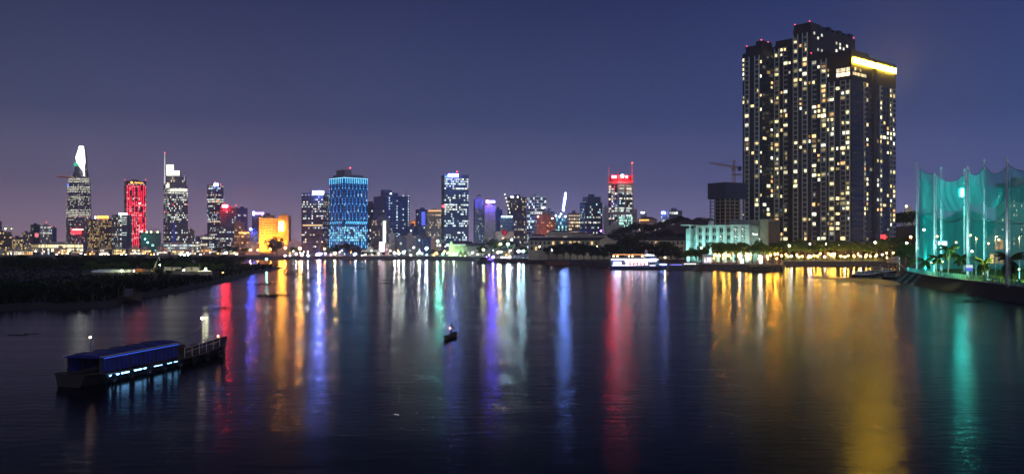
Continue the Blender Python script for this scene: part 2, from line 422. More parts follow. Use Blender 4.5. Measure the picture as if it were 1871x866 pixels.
# grass and reeds between
rg_ = np.random.default_rng(4)
gb = MB()
def inside(x, y):
    c = False; j = n - 1
    for i in range(n):
        if (pts[i][1] > y) != (pts[j][1] > y) and x < (pts[j][0] - pts[i][0]) * (y - pts[i][1]) / (pts[j][1] - pts[i][1]) + pts[i][0]: c = not c
        j = i
    return c
cnt = 0
while cnt < 9000:
    D = 150 + 360 * rb.random() ** 1.3; px = rb.uniform(-60, 525); p = P(px, D)
    s_ = 1.0
    if not inside(ctr[0] + (p[0] - ctr[0]) * 1.045, ctr[1] + (p[1] - ctr[1]) * 1.045): continue
    if 150 < px < 400 and 300 < D < 368: continue
    cnt += 1
    a = rb.uniform(0, 6.28); hh = rb.uniform(.5, 1.5); w_ = rb.uniform(.15, .4); zz = .9
    gb.quad((p[0] - w_ * math.cos(a), p[1] - w_ * math.sin(a), zz), (p[0] + w_ * math.cos(a), p[1] + w_ * math.sin(a), zz),
            (p[0] + w_ * .4 + rb.uniform(-.4, .4), p[1] + rb.uniform(-.4, .4), zz + .6 + hh), (p[0] - w_ * .4 + rb.uniform(-.4, .4), p[1] + rb.uniform(-.4, .4), zz + .6 + hh))
tag(gb.build('reeds', leafmat('reed_blades', (.012, .018, .008))), 'dark reeds and grass covering the low spit', 'reeds', kind='stuff')

# floating clumps of water hyacinth
hp = []
for s_ in (41, 42, 43):
    rg = random.Random(s_); v, f = leaf_cloud(rg, [((rg.uniform(-1.4, 1.4), rg.uniform(-.4, .4), .0), rg.uniform(.35, .6)) for _ in range(6)], 160, .16)
    b = MB(); b.v = [(p[0], p[1], max(p[2], -.03) * .6 + .02) for p in v]; b.f = f; b.c = [None] * len(f); hp.append(b.mesh('water_hyacinth', LEAFD))
hy = [(524, 496, 3), (536, 499, 3), (540, 502, 4), (548, 495, 2), (572, 493, 2), (590, 498, 3), (600, 494, 2), (610, 491, 3), (612, 499, 2), (624, 497, 2), (648, 491, 4), (664, 490, 3), (606, 501, 2), (560, 510, 3),
      (574, 508, 2), (412, 563, 2.2), (500, 541, 4), (525, 539, 2.5), (505, 508, 2), (490, 517, 2), (470, 520, 3), (712, 511, 2), (705, 517, 2), (880, 520, 2), (930, 527, 2), (760, 505, 2), (690, 500, 2), (985, 513, 2), (1070, 508, 2),
      (1585, 519, 1.5), (1648, 525, 1.5), (1770, 552, 2.4), (1780, 549, 1.6), (30, 612, 1.0), (60, 610, .8)]
for i, (px, py, s_) in enumerate(sorted(hy)):
    D = H * F / (py - YH)
    o = link(bpy.data.objects.new('water_hyacinth', hp[i % 3])); o.location = (X(px, D), D, 0); o.rotation_euler = (0, 0, rb.uniform(-.3, .3)); o.scale = (s_ * .8, s_ * .55, s_ * .45)
    tag(o, '%s dark clump of water hyacinth drifting on the river, %s from the left' % ('broad' if s_ > 2.4 else 'small', ordn(i)), 'water plant', 'floating water hyacinth')

# ------------------------------------------------------------------ buildings
def slen(C, d, px):
    k = (px - CX) / F
    return (k * C[1] - C[0]) / (d[0] - k * d[1])
def pattern(seed, p, pal, lo=.5, hi=1.8, rows=(.15, .5, 1, 1, 2.4)):
    rg = random.Random(seed); cache = {}
    def fn(i, j):
        if j not in cache: cache[j] = p * rg.choice(rows), rg.choice(pal)
        d, c0 = cache[j]
        if rg.random() > d: return None
        c = c0 if rg.random() < .6 else rg.choice(pal); k = rg.uniform(lo, hi)
        return (c[0] * k, c[1] * k, c[2] * k)
    return fn
def facade(fr, lw, O, d, width, z0, z1, nx, nz, litfn, hb=.35, wp=.2, proud=.3, fill=(.12, .88, .12, .86)):
    """frame bands and piers into fr, lit panes into lw; O = left end of the face, d = direction left to right seen from outside"""
    nrm = (d[1], -d[0]); dz = (z1 - z0) / nz; dx = width / nx; inw = (-nrm[0], -nrm[1])
    if fr is not None:
        for j in range(nz + 1):
            if hb > 0: fr.obox(O, d, inw, 0, width, -proud, -.0, z0 + j * dz - dz * hb * .5, z0 + j * dz + dz * hb * .5)
        for i in range(nx + 1):
            if wp > 0: fr.obox(O, d, inw, i * dx - dx * wp * .5, i * dx + dx * wp * .5, -proud - .05, -.0, z0, z1)
    for j in range(nz):
        for i in range(nx):
            c = litfn(i, j)
            if c is None: continue
            a0 = i * dx + dx * fill[0]; a1 = i * dx + dx * fill[1]; b0 = z0 + dz * (j + fill[2]); b1 = z0 + dz * (j + fill[3])
            q = []
            for a, z in ((a0, b0), (a1, b0), (a1, b1), (a0, b1)):
                q.append((O[0] + d[0] * a + nrm[0] * .06, O[1] + d[1] * a + nrm[1] * .06, z))
            lw.quad(*q, col=c)
class Blk: pass
def block(px0, pxc, px1, pyt, D, phi=35, depth=None, zb=GZ):
    k = Blk(); k.C = P(pxc, D); phi = phi + math.degrees(math.atan((CX - pxc) / F)); k.u = (math.cos(R(phi)), math.sin(R(phi))); k.v = (-k.u[1], k.u[0])
    k.a = slen(k.C, k.u, px1) if px1 > pxc else (depth or 15)
    k.b = slen(k.C, k.v, px0) if px0 < pxc else (depth or 15)
    k.z0 = zb; k.z1 = Z(pyt, D); k.D = D; return k
def bld(name, label, px0, pxc, px1, pyt, D, core=GLASS, frame=GREY, nz=20, bay=4.0, lit=None, phi=35, cat='building', hb=.35, wp=.2, roof=True, root=None, zb=GZ, fill=(.12, .88, .12, .86), proud=.3, part='facade_frame'):
    bay = bay * .62
    k = block(px0, pxc, px1, pyt, D, phi, None, zb)
    if root is None: root = thing(name, label, cat, (k.C[0], k.C[1], zb))
    k.root = root
    b = MB(); b.obox(k.C, k.u, k.v, 0, k.a, 0, k.b, zb - .5, k.z1); k.wall = b.build('wall', core, root)
    fr, lw = MB(), MB()
    nr_ = (-k.u[0], -k.u[1])
    if px1 > pxc: facade(fr, lw, k.C, k.u, k.a, zb, k.z1, max(1, round(k.a / bay)), nz, lit or (lambda i, j: None), hb, wp, proud, fill)
    if px0 < pxc:
        O = (k.C[0] + k.v[0] * k.b, k.C[1] + k.v[1] * k.b)
        facade(fr, lw, O, (-k.v[0], -k.v[1]), k.b, zb, k.z1, max(1, round(k.b / bay)), nz, lit or (lambda i, j: None), hb, wp, proud, fill)
    fr.build(part, frame, root, kind='stuff'); lw.build('lit_windows', LITW, root, kind='stuff')
    if roof:
        b = MB(); b.obox(k.C, k.u, k.v, -.35, k.a + .35, -.35, k.b + .35, k.z1, k.z1 + 1.0)
        b.obox(k.C, k.u, k.v, k.a * .3, k.a * .65, k.b * .3, k.b * .7, k.z1 + 1.0, k.z1 + 4.0)
        b.build('roof', frame, root)
    return k
def panel(root, name, px0, px1, py0, py1, D, m, th=.8, kind=None):      # a sign or slab standing at depth D
    b = MB(); b.box(X(px0, D), X(px1, D), D, D + th, Z(py1, D), Z(py0, D)); return b.build(name, m, root, kind=kind)
def mast(root, px, py0, py1, D, r=.3, m=METAL, name='mast'):
    b = MB(); b.tube([(X(px, D), D, Z(py1, D)), (X(px, D), D, Z(py0, D))], [r, r * .4], 6); return b.build(name, m, root)
def beacon(root, px, py, D, col=(1, .05, .05), k=12, r=.7):
    o = put('beacon', glow_mesh(col, k), root, (X(px, D), D, Z(py, D)), 0, (r, r, r)); o.matrix_parent_inverse = Matrix_inv(root); return o
SGW = em('sign_cool_white', (.75, .8, 1), 6); SGB = em('sign_blue', (.12, .16, 1), 40); SGR = em('sign_red', (1, .02, .03), 260)
SGO = em('sign_orange', (1, .42, .08), 4); SGP = em('sign_violet', (.45, .25, 1), 7); SGBW = em('sign_blue_white', (.16, .26, 1), 70)

# --- far left, across the bend of the river
k = bld('apartment_block', 'low hazy apartment block at the left edge with green roof lamps', -25, -8, 22, 424, 1900, BROWN, BROWN, 9, 5, pattern(101, .4, GOLD, .5, 2.2))
beacon(k.root, 10, 418, 1895, (.5, 1, .2), 30, 1.6); beacon(k.root, 21, 418, 1895, (.6, 1, .3), 10, 1.0)
bld('apartment_block', 'stepped low block with orange lights right of the one with green lamps', 22, 30, 41, 434, 1880, BROWN, BROWN, 7, 5, pattern(102, .35, GOLD, .4, 1.8))
bld('tower_block', 'very thin unlit tower cut by the left picture edge', -40, -10, 3, 405, 2100, GREY, GREY, 18, 5, pattern(103, .04, WARM))
bld('office_block', 'small grey block just left of the slate block, few lights', 41, 47, 55, 425, 2000, GREY, GREY, 9, 4, pattern(104, .12, GOLD))
k = bld('office_block', 'dark slate office block with a red and white sign', 56, 62, 73, 411, 1900, GLASS, DKGREY, 14, 5, pattern(105, .05, COOL), roof=True)
panel(k.root, 'sign_board', 63.5, 70, 426, 433, 1880, em('sign_pale_red', (1, .22, .25), 1.4))
k = bld('office_block', 'pale block with a grid of bluish white windows beside the slate block', 73, 74, 95, 413, 1880, CREAM, CREAM, 9, 4.2, pattern(106, .6, COOL, .4, 1.5))
beacon(k.root, 85, 406, 1880); beacon(k.root, 94, 414, 1878)
bld('office_block', 'narrow violet-blue block right of the pale grid block', 95, 97, 103, 417, 1900, BLUEC, BLUEC, 10, 5, pattern(107, .03, BLUEL))
k = bld('market_hall', 'long low hall blazing with golden light above the dark mangroves', 57, 70, 152, 446, 1500, CREAM, CREAM, 2, 4.5, pattern(108, 1.6, [(1, .72, .28), (1, .82, .42), (1, .9, .6)], 1.2, 3.2), phi=8, hb=.16)
for i in range(3):
    bld('shop_house', 'low lamplit house below the slate block, %s from the left' % ORD[i], 12 + i * 16, 14 + i * 16, 25 + i * 16, 455 - i * 2, 1450, CREAM, CREAM, 2, 4, pattern(110 + i, .6, GOLD, .5, 2), 10)

# --- tall tapering tower with a glowing crown and a helipad
D = 2200
root = thing('skyscraper', 'tall tapering skyscraper with a glowing white crown and side helipad', 'skyscraper', (X(137, D), D, GZ))
def ell(cx, rx, ry, z, n_=20): return [(X(cx, D) + rx / F * D * math.cos(2 * math.pi * t / n_), D + 20 + ry * math.sin(2 * math.pi * t / n_), z) for t in range(n_)]
prof = [(452, 136.5, 21), (430, 136.5, 21.6), (400, 137, 21.8), (370, 137, 21), (340, 137.5, 19.8), (326, 138, 18.2), (320, 140, 14), (305, 141.5, 10.5), (290, 144, 8), (278, 145.5, 5.6), (268, 146.5, 3.4)]
b = MB(); b.rings([ell(c, r, 24 * r / 21, Z(y, D) if y < 452 else GZ - 1) for y, c, r in prof]); b.build('wall', mat('hazy_glass', (.10, .09, .13), .3, .4, .2), root, smooth=False)
def prof_at(y):
    for (y0, c0, r0), (y1, c1, r1) in zip(prof, prof[1:]):
        if y1 <= y <= y0:
            t = (y0 - y) / (y0 - y1); return c0 + (c1 - c0) * t, r0 + (r1 - r0) * t
fr, lw = MB(), MB(); rg = random.Random(31)
bright = {328: 1.0, 331: .9, 343: .9, 346: .8, 349: .7, 361: .55, 364: .5, 370: .35, 385: .75, 388: .9, 391: .85, 394: .9}
y = 448.0
while y > 272:
    c, r = prof_at(y); e0 = ell(c, r + .12, (24 * r / 21) + .3, Z(y + .55, D)); e1 = ell(c, r + .12, (24 * r / 21) + .3, Z(y - .55, D))
    fr.rings([e0, e1], cap=False)
    pb = max([v for q, v in bright.items() if abs(q - y + 1.5) < 1.6] + [.13 if y > 320 else .05])
    for s_ in range(46):
        t0 = math.pi + math.pi * s_ / 46; t1 = t0 + math.pi / 46 * .82
        if rg.random() > pb: continue
        cl = rg.choice([(1, .93, .62), (1, .97, .8), (.95, 1, .85)]); kk = rg.uniform(.5, 1.9)
        if y > 395 and s_ > 22 and rg.random() < .5: cl = (1, .25, .25)
        q = []
        for t, yy in ((t0, y - .7), (t1, y - .7), (t1, y - 2.1), (t0, y - 2.1)):
            q.append((X(c, D) + (r + .05) / F * D * math.cos(t), D + 20 + (24 * r / 21 + .1) * math.sin(t), Z(yy, D)))
        lw.quad(*q, col=tuple(v * kk for v in cl))
    y -= 3.0
fr.build('floor_bands', GREY, root, kind='stuff'); lw.build('lit_windows', LITW, root, kind='stuff')
CROWN = em('crown_glow', (1, 1, .96), 5.0)  # floodlit glass top; its light is put in as surface glow
cr = [(322, 152.2, .6), (312, 150.6, 1.5), (304, 147.5, 4.2), (297, 145.5, 7.2), (288, 144.6, 7.8), (278, 145.6, 5.8), (267, 146.6, 3.8)]
b = MB(); b.rings([ell(c, r, 10 * r / 7, Z(yy, D), 14) for yy, c, r in cr])
b.v = [(p[0], p[1] - 14, p[2]) for p in b.v]; b.build('crown', CROWN, root)
b = MB(); b.rings([ell(139, 6, 9, Z(303, D), 14), ell(139.5, 5.4, 8, Z(297, D), 14)]); b.v = [(p[0], p[1] - 14.5, p[2]) for p in b.v]; b.build('green_band', em('green_light', (.05, .7, .4), 1.2), root)
b = MB()
for zz in (0, 1): pass
b.rings([[(X(119, D) + 17 * math.cos(t * .3927), D - 6 + 15 * math.sin(t * .3927), z) for t in range(16)] for z in (Z(324.5, D), Z(322.5, D))])
b.build('helipad', mat('helipad_steel', (.30, .16, .12), .6), root)
b = MB(); b.rings([[(X(119, D) + 17.2 * math.cos(t * .3927), D - 6 + 15.2 * math.sin(t * .3927), z) for t in range(16)] for z in (Z(323.8, D), Z(323.2, D))]); b.build('helipad_light', em('helipad_red', (1, .3, .15), .8), root)
panel(root, 'billboard', 130, 148, 418, 428, D - 8, em('billboard_red', (1, .03, .04), 5)); panel(root, 'light_band', 132, 152, 418.5, 420.5, D - 9, em('bill_white', (1, .6, .5), 4))
panel(root, 'blue_sign', 123, 125.4, 336, 340.5, D - 26, em('small_blue', (.1, .2, 1), 3))

k = bld('hotel', 'dark brown hotel slab dotted with golden windows beside the tapering skyscraper', 160, 166, 184, 404, 1700, BROWN, BROWN, 15, 3.6, pattern(120, .55, GOLD, .5, 2.0, (.6, 1, 1.2)), fill=(.25, .75, .25, .75))
k = bld('hotel', 'brown hotel tower with an orange rooftop sign', 182, 185, 204, 400, 1690, BROWN, BROWN, 16, 3.8, pattern(121, .42, GOLD, .5, 2.0), fill=(.25, .75, .25, .75))
for i, (a, c) in enumerate(((177.5, 181), (182, 185.5), (186.5, 189.5), (190.5, 193), (194, 198))):
    panel(k.root, 'sign_letter', a, c, 394.2, 399.6, 1690 - 3, SGO)
panel(k.root, 'sign_mark', 173, 175.3, 395, 399.6, 1688, SGW)
k = bld('office_tower', 'stone office tower with a curved glass front and white rooftop sign', 205, 216, 240, 393, 1650, BROWN, mat('warm_stone', (.42, .38, .28), .8), 16, 5, pattern(122, .22, MIXC, .5, 2.2), phi=25)  # plain warm stone colour on the frame
panel(k.root, 'roof_sign', 217, 232, 389, 393, 1646, SGW)
b = MB(); cx_ = X(226, 1640)
b.rings([[(cx_ + 7.5 * math.cos(t * .3927), 1652 + 10 * math.sin(t * .3927), z) for t in range(16)] for z in (GZ, Z(394, 1650))]); b.build('glass_bow', GLASST, k.root)
lw = MB(); rg = random.Random(5)
for j in range(15):
    if rg.random() < .55:
        z = GZ + 6 + j * 4; lw.quad((cx_ - 5, 1641.0, z), (cx_ + 5, 1641.0, z), (cx_ + 5, 1641.0, z + 1.6), (cx_ - 5, 1641.0, z + 1.6), col=(.8, 1, .95))
lw.build('lit_windows', LITW, k.root, kind='stuff')

# --- red tower
D = 1900
k = bld('office_tower', 'tower outlined in vertical red light strips with an orange roof sign', 227, 231, 267, 331, D, mat('red_glass', (.16, .02, .035), .3, .3), DKGREY, 34, 5, pattern(130, .12, [(1, .75, .7), (1, .6, .55)], .5, 1.6, (.1, .5, 1, 4)), phi=12, hb=.2, wp=.06)
st = MB(); nrm = (k.u[1], -k.u[0])
REDL = em('red_led', (1, .015, .05), 5.0)
for i in range(11):
    a = k.a * (i + .5) / 11
    for j in range(12):
        if random.Random(i * 31 + j).random() < .18: continue
        z0 = GZ + 4 + (k.z1 - 12 - GZ) * j / 12; z1 = GZ + 4 + (k.z1 - 12 - GZ) * (j + .96) / 12
        st.obox(k.C, k.u, k.v, a - .34, a + .34, -.75, -.4, z0, z1)
st.build('light_strips', REDL, k.root, kind='stuff')
st = MB(); rg = random.Random(8)
for j in range(34):
    if rg.random() < .4: continue
    z = GZ + 6 + (k.z1 - GZ - 14) * j / 34
    a0 = rg.uniform(0, k.a * .6); st.obox(k.C, k.u, k.v, a0, a0 + rg.uniform(2, k.a * .35), -.8, -.74, z, z + .6)
    st.obox(k.C, k.u, k.v, k.a - 2, k.a, -.8, -.74, z, z + .8)
    st.obox(k.C, k.u, k.v, 0, 2, -.8, -.74, z, z + .8)
st.build('pink_light_bars', em('pink_led', (1, .42, .40), 2.2), k.root, kind='stuff')
b = MB(); zc = Z(333.5, D); b.ball((k.C[0] + k.u[0] * 12, k.C[1] + k.u[1] * 12 - 3, zc), 2.6, 10, 6); b.build('sign_emblem', SGO, k.root)
for i in range(6):
    b = MB(); b.obox(k.C, k.u, k.v, 16 + i * 3, 18.2 + i * 3, -3.2, -2.6, zc - 1.3, zc + 1.3 - (i % 2) * .6); b.build('sign_letter', SGO, k.root)
for a in (0, k.a): beacon(k.root, 228 if a == 0 else 266, 329, D)
beacon(k.root, 255, 372, D - 4, (1, .8, .85), 25, 1.3)

k = bld('building_site', 'squat block wrapped in green-lit mesh with lights along the roof', 255, 258, 294, 425, 1500, mat('green_mesh', (.02, .20, .17), .9), GREY, 7, 8, pattern(140, .12, [(.3, 1, .9), (.5, 1, 1)], .8, 2.2), phi=12, hb=.1, wp=.05, roof=False)
b = MB()
for i in range(9):
    b.obox(k.C, k.u, k.v, 9 + i * 2.6, 9.4 + i * 2.6, 1, 1.4, k.z1, k.z1 + 4 + 5 * math.sin(i / 8 * 3.14))
b.build('scaffold', DARKM, k.root)
for px, py, c in ((259, 423, (.9, 1, 1)), (276, 424, (.8, 1, .3)), (288, 424, (.7, 1, .3)), (265, 437, (.2, 1, .9)), (270, 443, (.3, 1, 1)), (268, 424, (.5, 1, .4))): beacon(k.root, px, py, 1494, c, 14, 1.5)

# --- tower with a spire
D = 1700
k = bld('skyscraper', 'grey skyscraper with a slim white spire and floodlit stepped top', 299, 306, 343, 338, D, GLASS, mat('stone_panels', (.22, .21, .20), .7), 30, 4, pattern(150, .33, [(1, .98, .75), (.95, 1, .85), (.85, 1, .95)], .5, 1.9, (.1, .3, 1, 1.5, 2.2)), phi=18, roof=False)
r_ = k.root
for (a, c, y0, y1) in ((302, 340, 322, 338), (303, 331, 312, 322), (304, 318, 300, 312)):
    q = bld('', '', a, a + 3, c, y0, D + 4, GLASS, GREY, max(1, (y1 - y0) // 5), 4, pattern(y0, .2, WARM), 18, root=r_, zb=Z(y1, D + 4), roof=False)
panel(r_, 'crown_glow', 304, 317, 301, 321, D - 1, em('crown_warm', (1, .97, .82), 2.4)); panel(r_, 'crown_glow', 318, 328, 312, 321, D - 1, MATS['crown_warm'])  # floodlit top: the light is put in as glowing panels
mast(r_, 301, 280, 336, D - 2, 1.3, em('spire_light', (1, 1, .95), .9), 'spire'); mast(r_, 337, 321, 331, D - 3, .6, MATS['spire_light'], 'spire')
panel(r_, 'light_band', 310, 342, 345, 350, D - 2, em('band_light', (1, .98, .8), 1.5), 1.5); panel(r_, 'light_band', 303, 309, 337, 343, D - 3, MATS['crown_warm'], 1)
beacon(r_, 301, 279, D); beacon(r_, 343, 374, D - 3); beacon(r_, 301, 387, D - 5); beacon(r_, 316, 374, D - 3)
mast(r_, 318, 405, 446, D - 60, 2.4, em('blue_pillar', (.04, .08, .8), .35), 'blue_pylon')
bld('apartment_block', 'narrow cream block at the right foot of the spired skyscraper', 343, 347, 355, 421, 1800, CREAM, CREAM, 8, 4, pattern(151, .12, WARM))
bld('office_block', 'low lamplit podium under the spired skyscraper', 296, 300, 352, 446, 1550, CREAM, CREAM, 3, 5, pattern(152, .5, MIXC, .5, 1.8), phi=10)
bld('gate_hall', 'small orange floodlit hall between the green site and the spired skyscraper', 286, 287, 305, 451, 1200, mat('orange_wall', (.6, .30, .12), .8), CREAM, 2, 3, pattern(153, .9, [(1, .40, .10)], .5, 1.3), phi=5)
for i, (a, c, t) in enumerate(((352, 372, 436), (366, 392, 432), (383, 402, 440))):
    bld('office_block', 'low office block with white windows left of the red signed tower, %s from the left' % ORD[i], a, a + 5, c, t, 1400 - i * 40, GLASS, GREY, 5, 4, pattern(155 + i, .45, MIXC, .5, 2.0))

k = bld('office_tower', 'slim blue-grey tower with bright white windows and a white roof sign', 379, 394, 408, 338, 1700, GLASS, DKGREY, 30, 3.6, pattern(160, .42, COOL + WARM[:1], .5, 2.2), phi=40)
panel(k.root, 'roof_sign', 391, 399, 335.5, 340, 1696, SGBW); beacon(k.root, 393, 332, 1696); beacon(k.root, 403, 337, 1694); beacon(k.root, 397, 366, 1690)
k = bld('office_tower', 'banded office tower crowned by a glowing red sign', 402, 414, 433, 380, 1500, GLASS, GREY, 17, 4, pattern(161, .18, MIXC, .4, 1.4), hb=.45)
panel(k.root, 'red_sign', 406, 416, 374.5, 379, 1496, SGR); beacon(k.root, 431, 375, 1496)
bld('office_tower', 'violet tinted tower right of the red signed tower', 433, 437, 452, 381, 1550, mat('violet_glass', (.14, .10, .34), .3, .4), BLUEC, 16, 4.2, pattern(162, .14, COOL, .4, 1.8))
bld('office_block', 'broad grey office block with rows of white windows before the banded tower', 394, 412, 435, 414, 1300, GLASS, GREY, 12, 4, pattern(163, .35, MIXC, .5, 2))
OW = mat('ochre_wall', (.60, .32, .12), .85)
k = bld('office_block', 'stepped ochre block bathed in orange light, left of the orange hotel', 428, 430, 447, 407, 1280, OW, OW, 10, 4, pattern(164, .5, [(1, .45, .1), (1, .6, .2)], .4, 1.3), phi=15)
q = bld('', '', 436, 438, 457, 424, 1262, OW, OW, 7, 4, pattern(165, .6, [(1, .5, .14), (1, .8, .5)], .5, 2), 15, root=k.root)
panel(k.root, 'light_band', 436, 455, 424, 426.5, 1258, em('orange_band', (1, .5, .12), 2.5))
k = bld('apartment_block', 'thin grey block with a grid of pale windows under a blue lamp', 457, 460, 473, 422, 1200, BLUEC, GREY, 9, 3.2, pattern(166, .7, [(.6, .6, .85)], .2, .7, (1,)))
beacon(k.root, 458, 419, 1195, (.03, .06, 1), 900, 1.3)
k = bld('office_tower', 'brown tower with a white and violet roof sign behind the orange hotel', 461, 465, 488, 391, 1350, BROWN, BROWN, 14, 4, pattern(167, .1, WARM))
panel(k.root, 'roof_sign', 466, 482, 388, 392, 1345, SGP); panel(k.root, 'sign_mark', 462, 465, 387, 393, 1345, SGBW)
bld('office_block', 'plain grey-brown block behind the orange hotel roof', 480, 482, 501, 394, 1330, BROWN, BROWN, 12, 6, pattern(168, .03, WARM))
# orange hotel, floodlit from its foot
D = 1150
mat('ochre_render', (.62, .40, .16), .85)
k = bld('hotel', 'slab hotel floodlit bright orange with a tall blank end tower', 472, 474, 512, 400, D, mat('ochre_recess', (.16, .09, .03), .7), mat('ochre_bands', (.66, .44, .2), .85), 13, 3.0, pattern(170, .25, [(1, .55, .15)], .3, .9), phi=6, wp=.4, hb=.45)
b = MB(); b.obox(P(509, D - 5), (1, 0), (0, 1), 0, X(527, D) - X(509, D), 0, 14, GZ - .5, Z(394, D)); b.obox(P(509, D - 5), (1, 0), (0, 1), 2, 9, 3, 10, Z(394, D), Z(391, D)); b.build('end_tower', MATS['ochre_render'], k.root)
panel(k.root, 'bright_panel', 509.5, 518, 405, 422, D - 6.5, em('panel_orange', (1, .42, .04), 70), .5)  # glowing panel on the bright rectangle of the end tower
for px, kk in ((476, .8), (487, 2.0), (500, .6), (521, .7)):
    flood((X(px, D - 14), D - 16, 5), (X(px, D), D, 24), (1, .36, .035), 150000 * kk, 'orange floodlight at the foot of the orange hotel, near column %s' % {476: 'one', 487: 'two', 500: 'three', 521: 'four'}[px], 110)
for i, (a, c, t) in enumerate(((526, 552, 443), (500, 530, 449), (448, 474, 447))):
    bld('warehouse', ('pale riverside shed right of the orange hotel', 'low lamplit shed in front of the orange hotel', 'low shed below the ochre stepped block')[i], a, a + 1, c, t, 1000, CREAM, CREAM, 2, 5, pattern(175 + i, .2, GOLD, .4, 1.5), phi=4)

# --- centre
k = bld('office_tower', 'broad dark blue office tower with a blue-white roof sign', 551, 590, 604, 354, 1000, GLASS, DKGREY, 26, 3.2, pattern(180, .24, [(1, .88, .55), (.85, 1, .8), (.8, .95, 1)], .4, 1.8), phi=68, hb=.45, wp=.1)
panel(k.root, 'roof_sign', 571, 591, 349, 355, 990, SGBW, 1.2)
panel(k.root, 'light_band', 553, 589, 410.5, 413, 992, em('amber_band', (1, .68, .3), 1.1), .5); beacon(k.root, 603, 346, 1000)
# blue lit tower: led lines
D = 930
k = bld('office_tower', 'broad tower covered in bright blue and turquoise vertical light lines', 603, 628, 671, 324, D, mat('royal_glass', (.03, .14, .30), .25, .5), mat('blue_panels', (.05, .16, .38), .5), 30, 3.4, pattern(181, .05, BLUEL, .4, 1.2), phi=30, hb=.25, wp=.12)
b = MB(); b.obox(k.C, k.u, k.v, k.a * .08, k.a * .9, k.b * .1, k.b * .9, k.z1 + .9, Z(318, D)); b.obox(k.C, k.u, k.v, k.a * .15, k.a * .45, k.b * .2, k.b * .8, Z(318, D), Z(309, D)); b.build('plant_room', GREY, k.root)
beacon(k.root, 640, 307, D)
LB = em('led_blue', (.03, .30, 1), 1.6); LC = em('led_turquoise', (.12, .62, .95), 3.4)
bl, cy = MB(), MB(); rg = random.Random(12)
def zpx(py): return Z(py, D)
for face, ln, nn in ((0, k.a, 12), (1, k.b, 7)):
    for i in range(nn + 1):
        a = ln * (.06 + .93 * i / nn)
        def seg(m_, z0, z1, w_=.2):
            if face == 0: m_.obox(k.C, k.u, k.v, a - w_, a + w_, -.62, -.4, z0, z1)
            else: m_.obox(k.C, k.u, k.v, -.62, -.4, a - w_, a + w_, z0, z1)
        for py in range(336, 404, 14):
            if (i + py // 14) % 2: continue
            seg(bl, zpx(py + 9), zpx(py - 4), .10); seg(cy, zpx(py + 9), zpx(py + 7), .18)
        if i % 1 == 0: seg(cy, zpx(335), zpx(325), .12)
        # slanted strokes
        if face == 0 or True:
            o0 = a; o1 = a + ln / nn * .8
            z0, z1 = zpx(409), zpx(404)
            if i < nn:
                if face == 0: cy.quad(*[(k.C[0] + k.u[0] * t - k.v[0] * .7, k.C[1] + k.u[1] * t - k.v[1] * .7, z) for t, z in ((o0, z0), (o0 + .5, z0), (o1 + .5, z1), (o1, z1))])
                else: cy.quad(*[(k.C[0] + k.v[0] * t - k.u[0] * .7, k.C[1] + k.v[1] * t - k.u[1] * .7, z) for t, z in ((o1 + .5, z0), (o1, z0), (o0, z1), (o0 + .5, z1))])
        for py in range(412, 452, 6):
            if rg.random() < .6: seg(rg.choice((bl, cy)), zpx(py + 5), zpx(py), .12)
bl.build('blue_light_lines', LB, k.root, kind='stuff'); cy.build('turquoise_light_lines', LC, k.root, kind='stuff')
b = MB(); b.obox(k.C, k.u, k.v, -.5, k.a + .5, -.66, -.42, zpx(325.2), zpx(324.2)); b.obox(k.C, k.u, k.v, -.66, -.42, -.5, k.b + .5, zpx(325.2), zpx(324.2)); b.build('cornice_light', em('led_cornice', (.35, .75, 1), 1.6), k.root)
lw = MB()
for j in range(6):
    for i in range(20):
        if rg.random() < .55:
            a = k.a * i / 20; z = zpx(418 + j * 4.4); q = rg.uniform(.4, 1.7)
            lw.quad(*[(k.C[0] + k.u[0] * t - k.v[0] * .35, k.C[1] + k.u[1] * t - k.v[1] * .35, zz) for t, zz in ((a, z), (a + k.a / 22, z), (a + k.a / 22, z + 1.7), (a, z + 1.7))], col=(.45 * q, .95 * q, q))
    for i in range(12):
        if rg.random() < .55:
            a = k.b * i / 12; z = zpx(418 + j * 4.4); q = rg.uniform(.3, 1.3)
            lw.quad(*[(k.C[0] + k.v[0] * t - k.u[0] * .35, k.C[1] + k.v[1] * t - k.u[1] * .35, zz) for t, zz in ((a + k.b / 14, z), (a, z), (a, z + 1.7), (a + k.b / 14, z + 1.7))], col=(.3 * q, .85 * q, q))
lw.build('podium_lit_windows', LITW, k.root, kind='stuff')

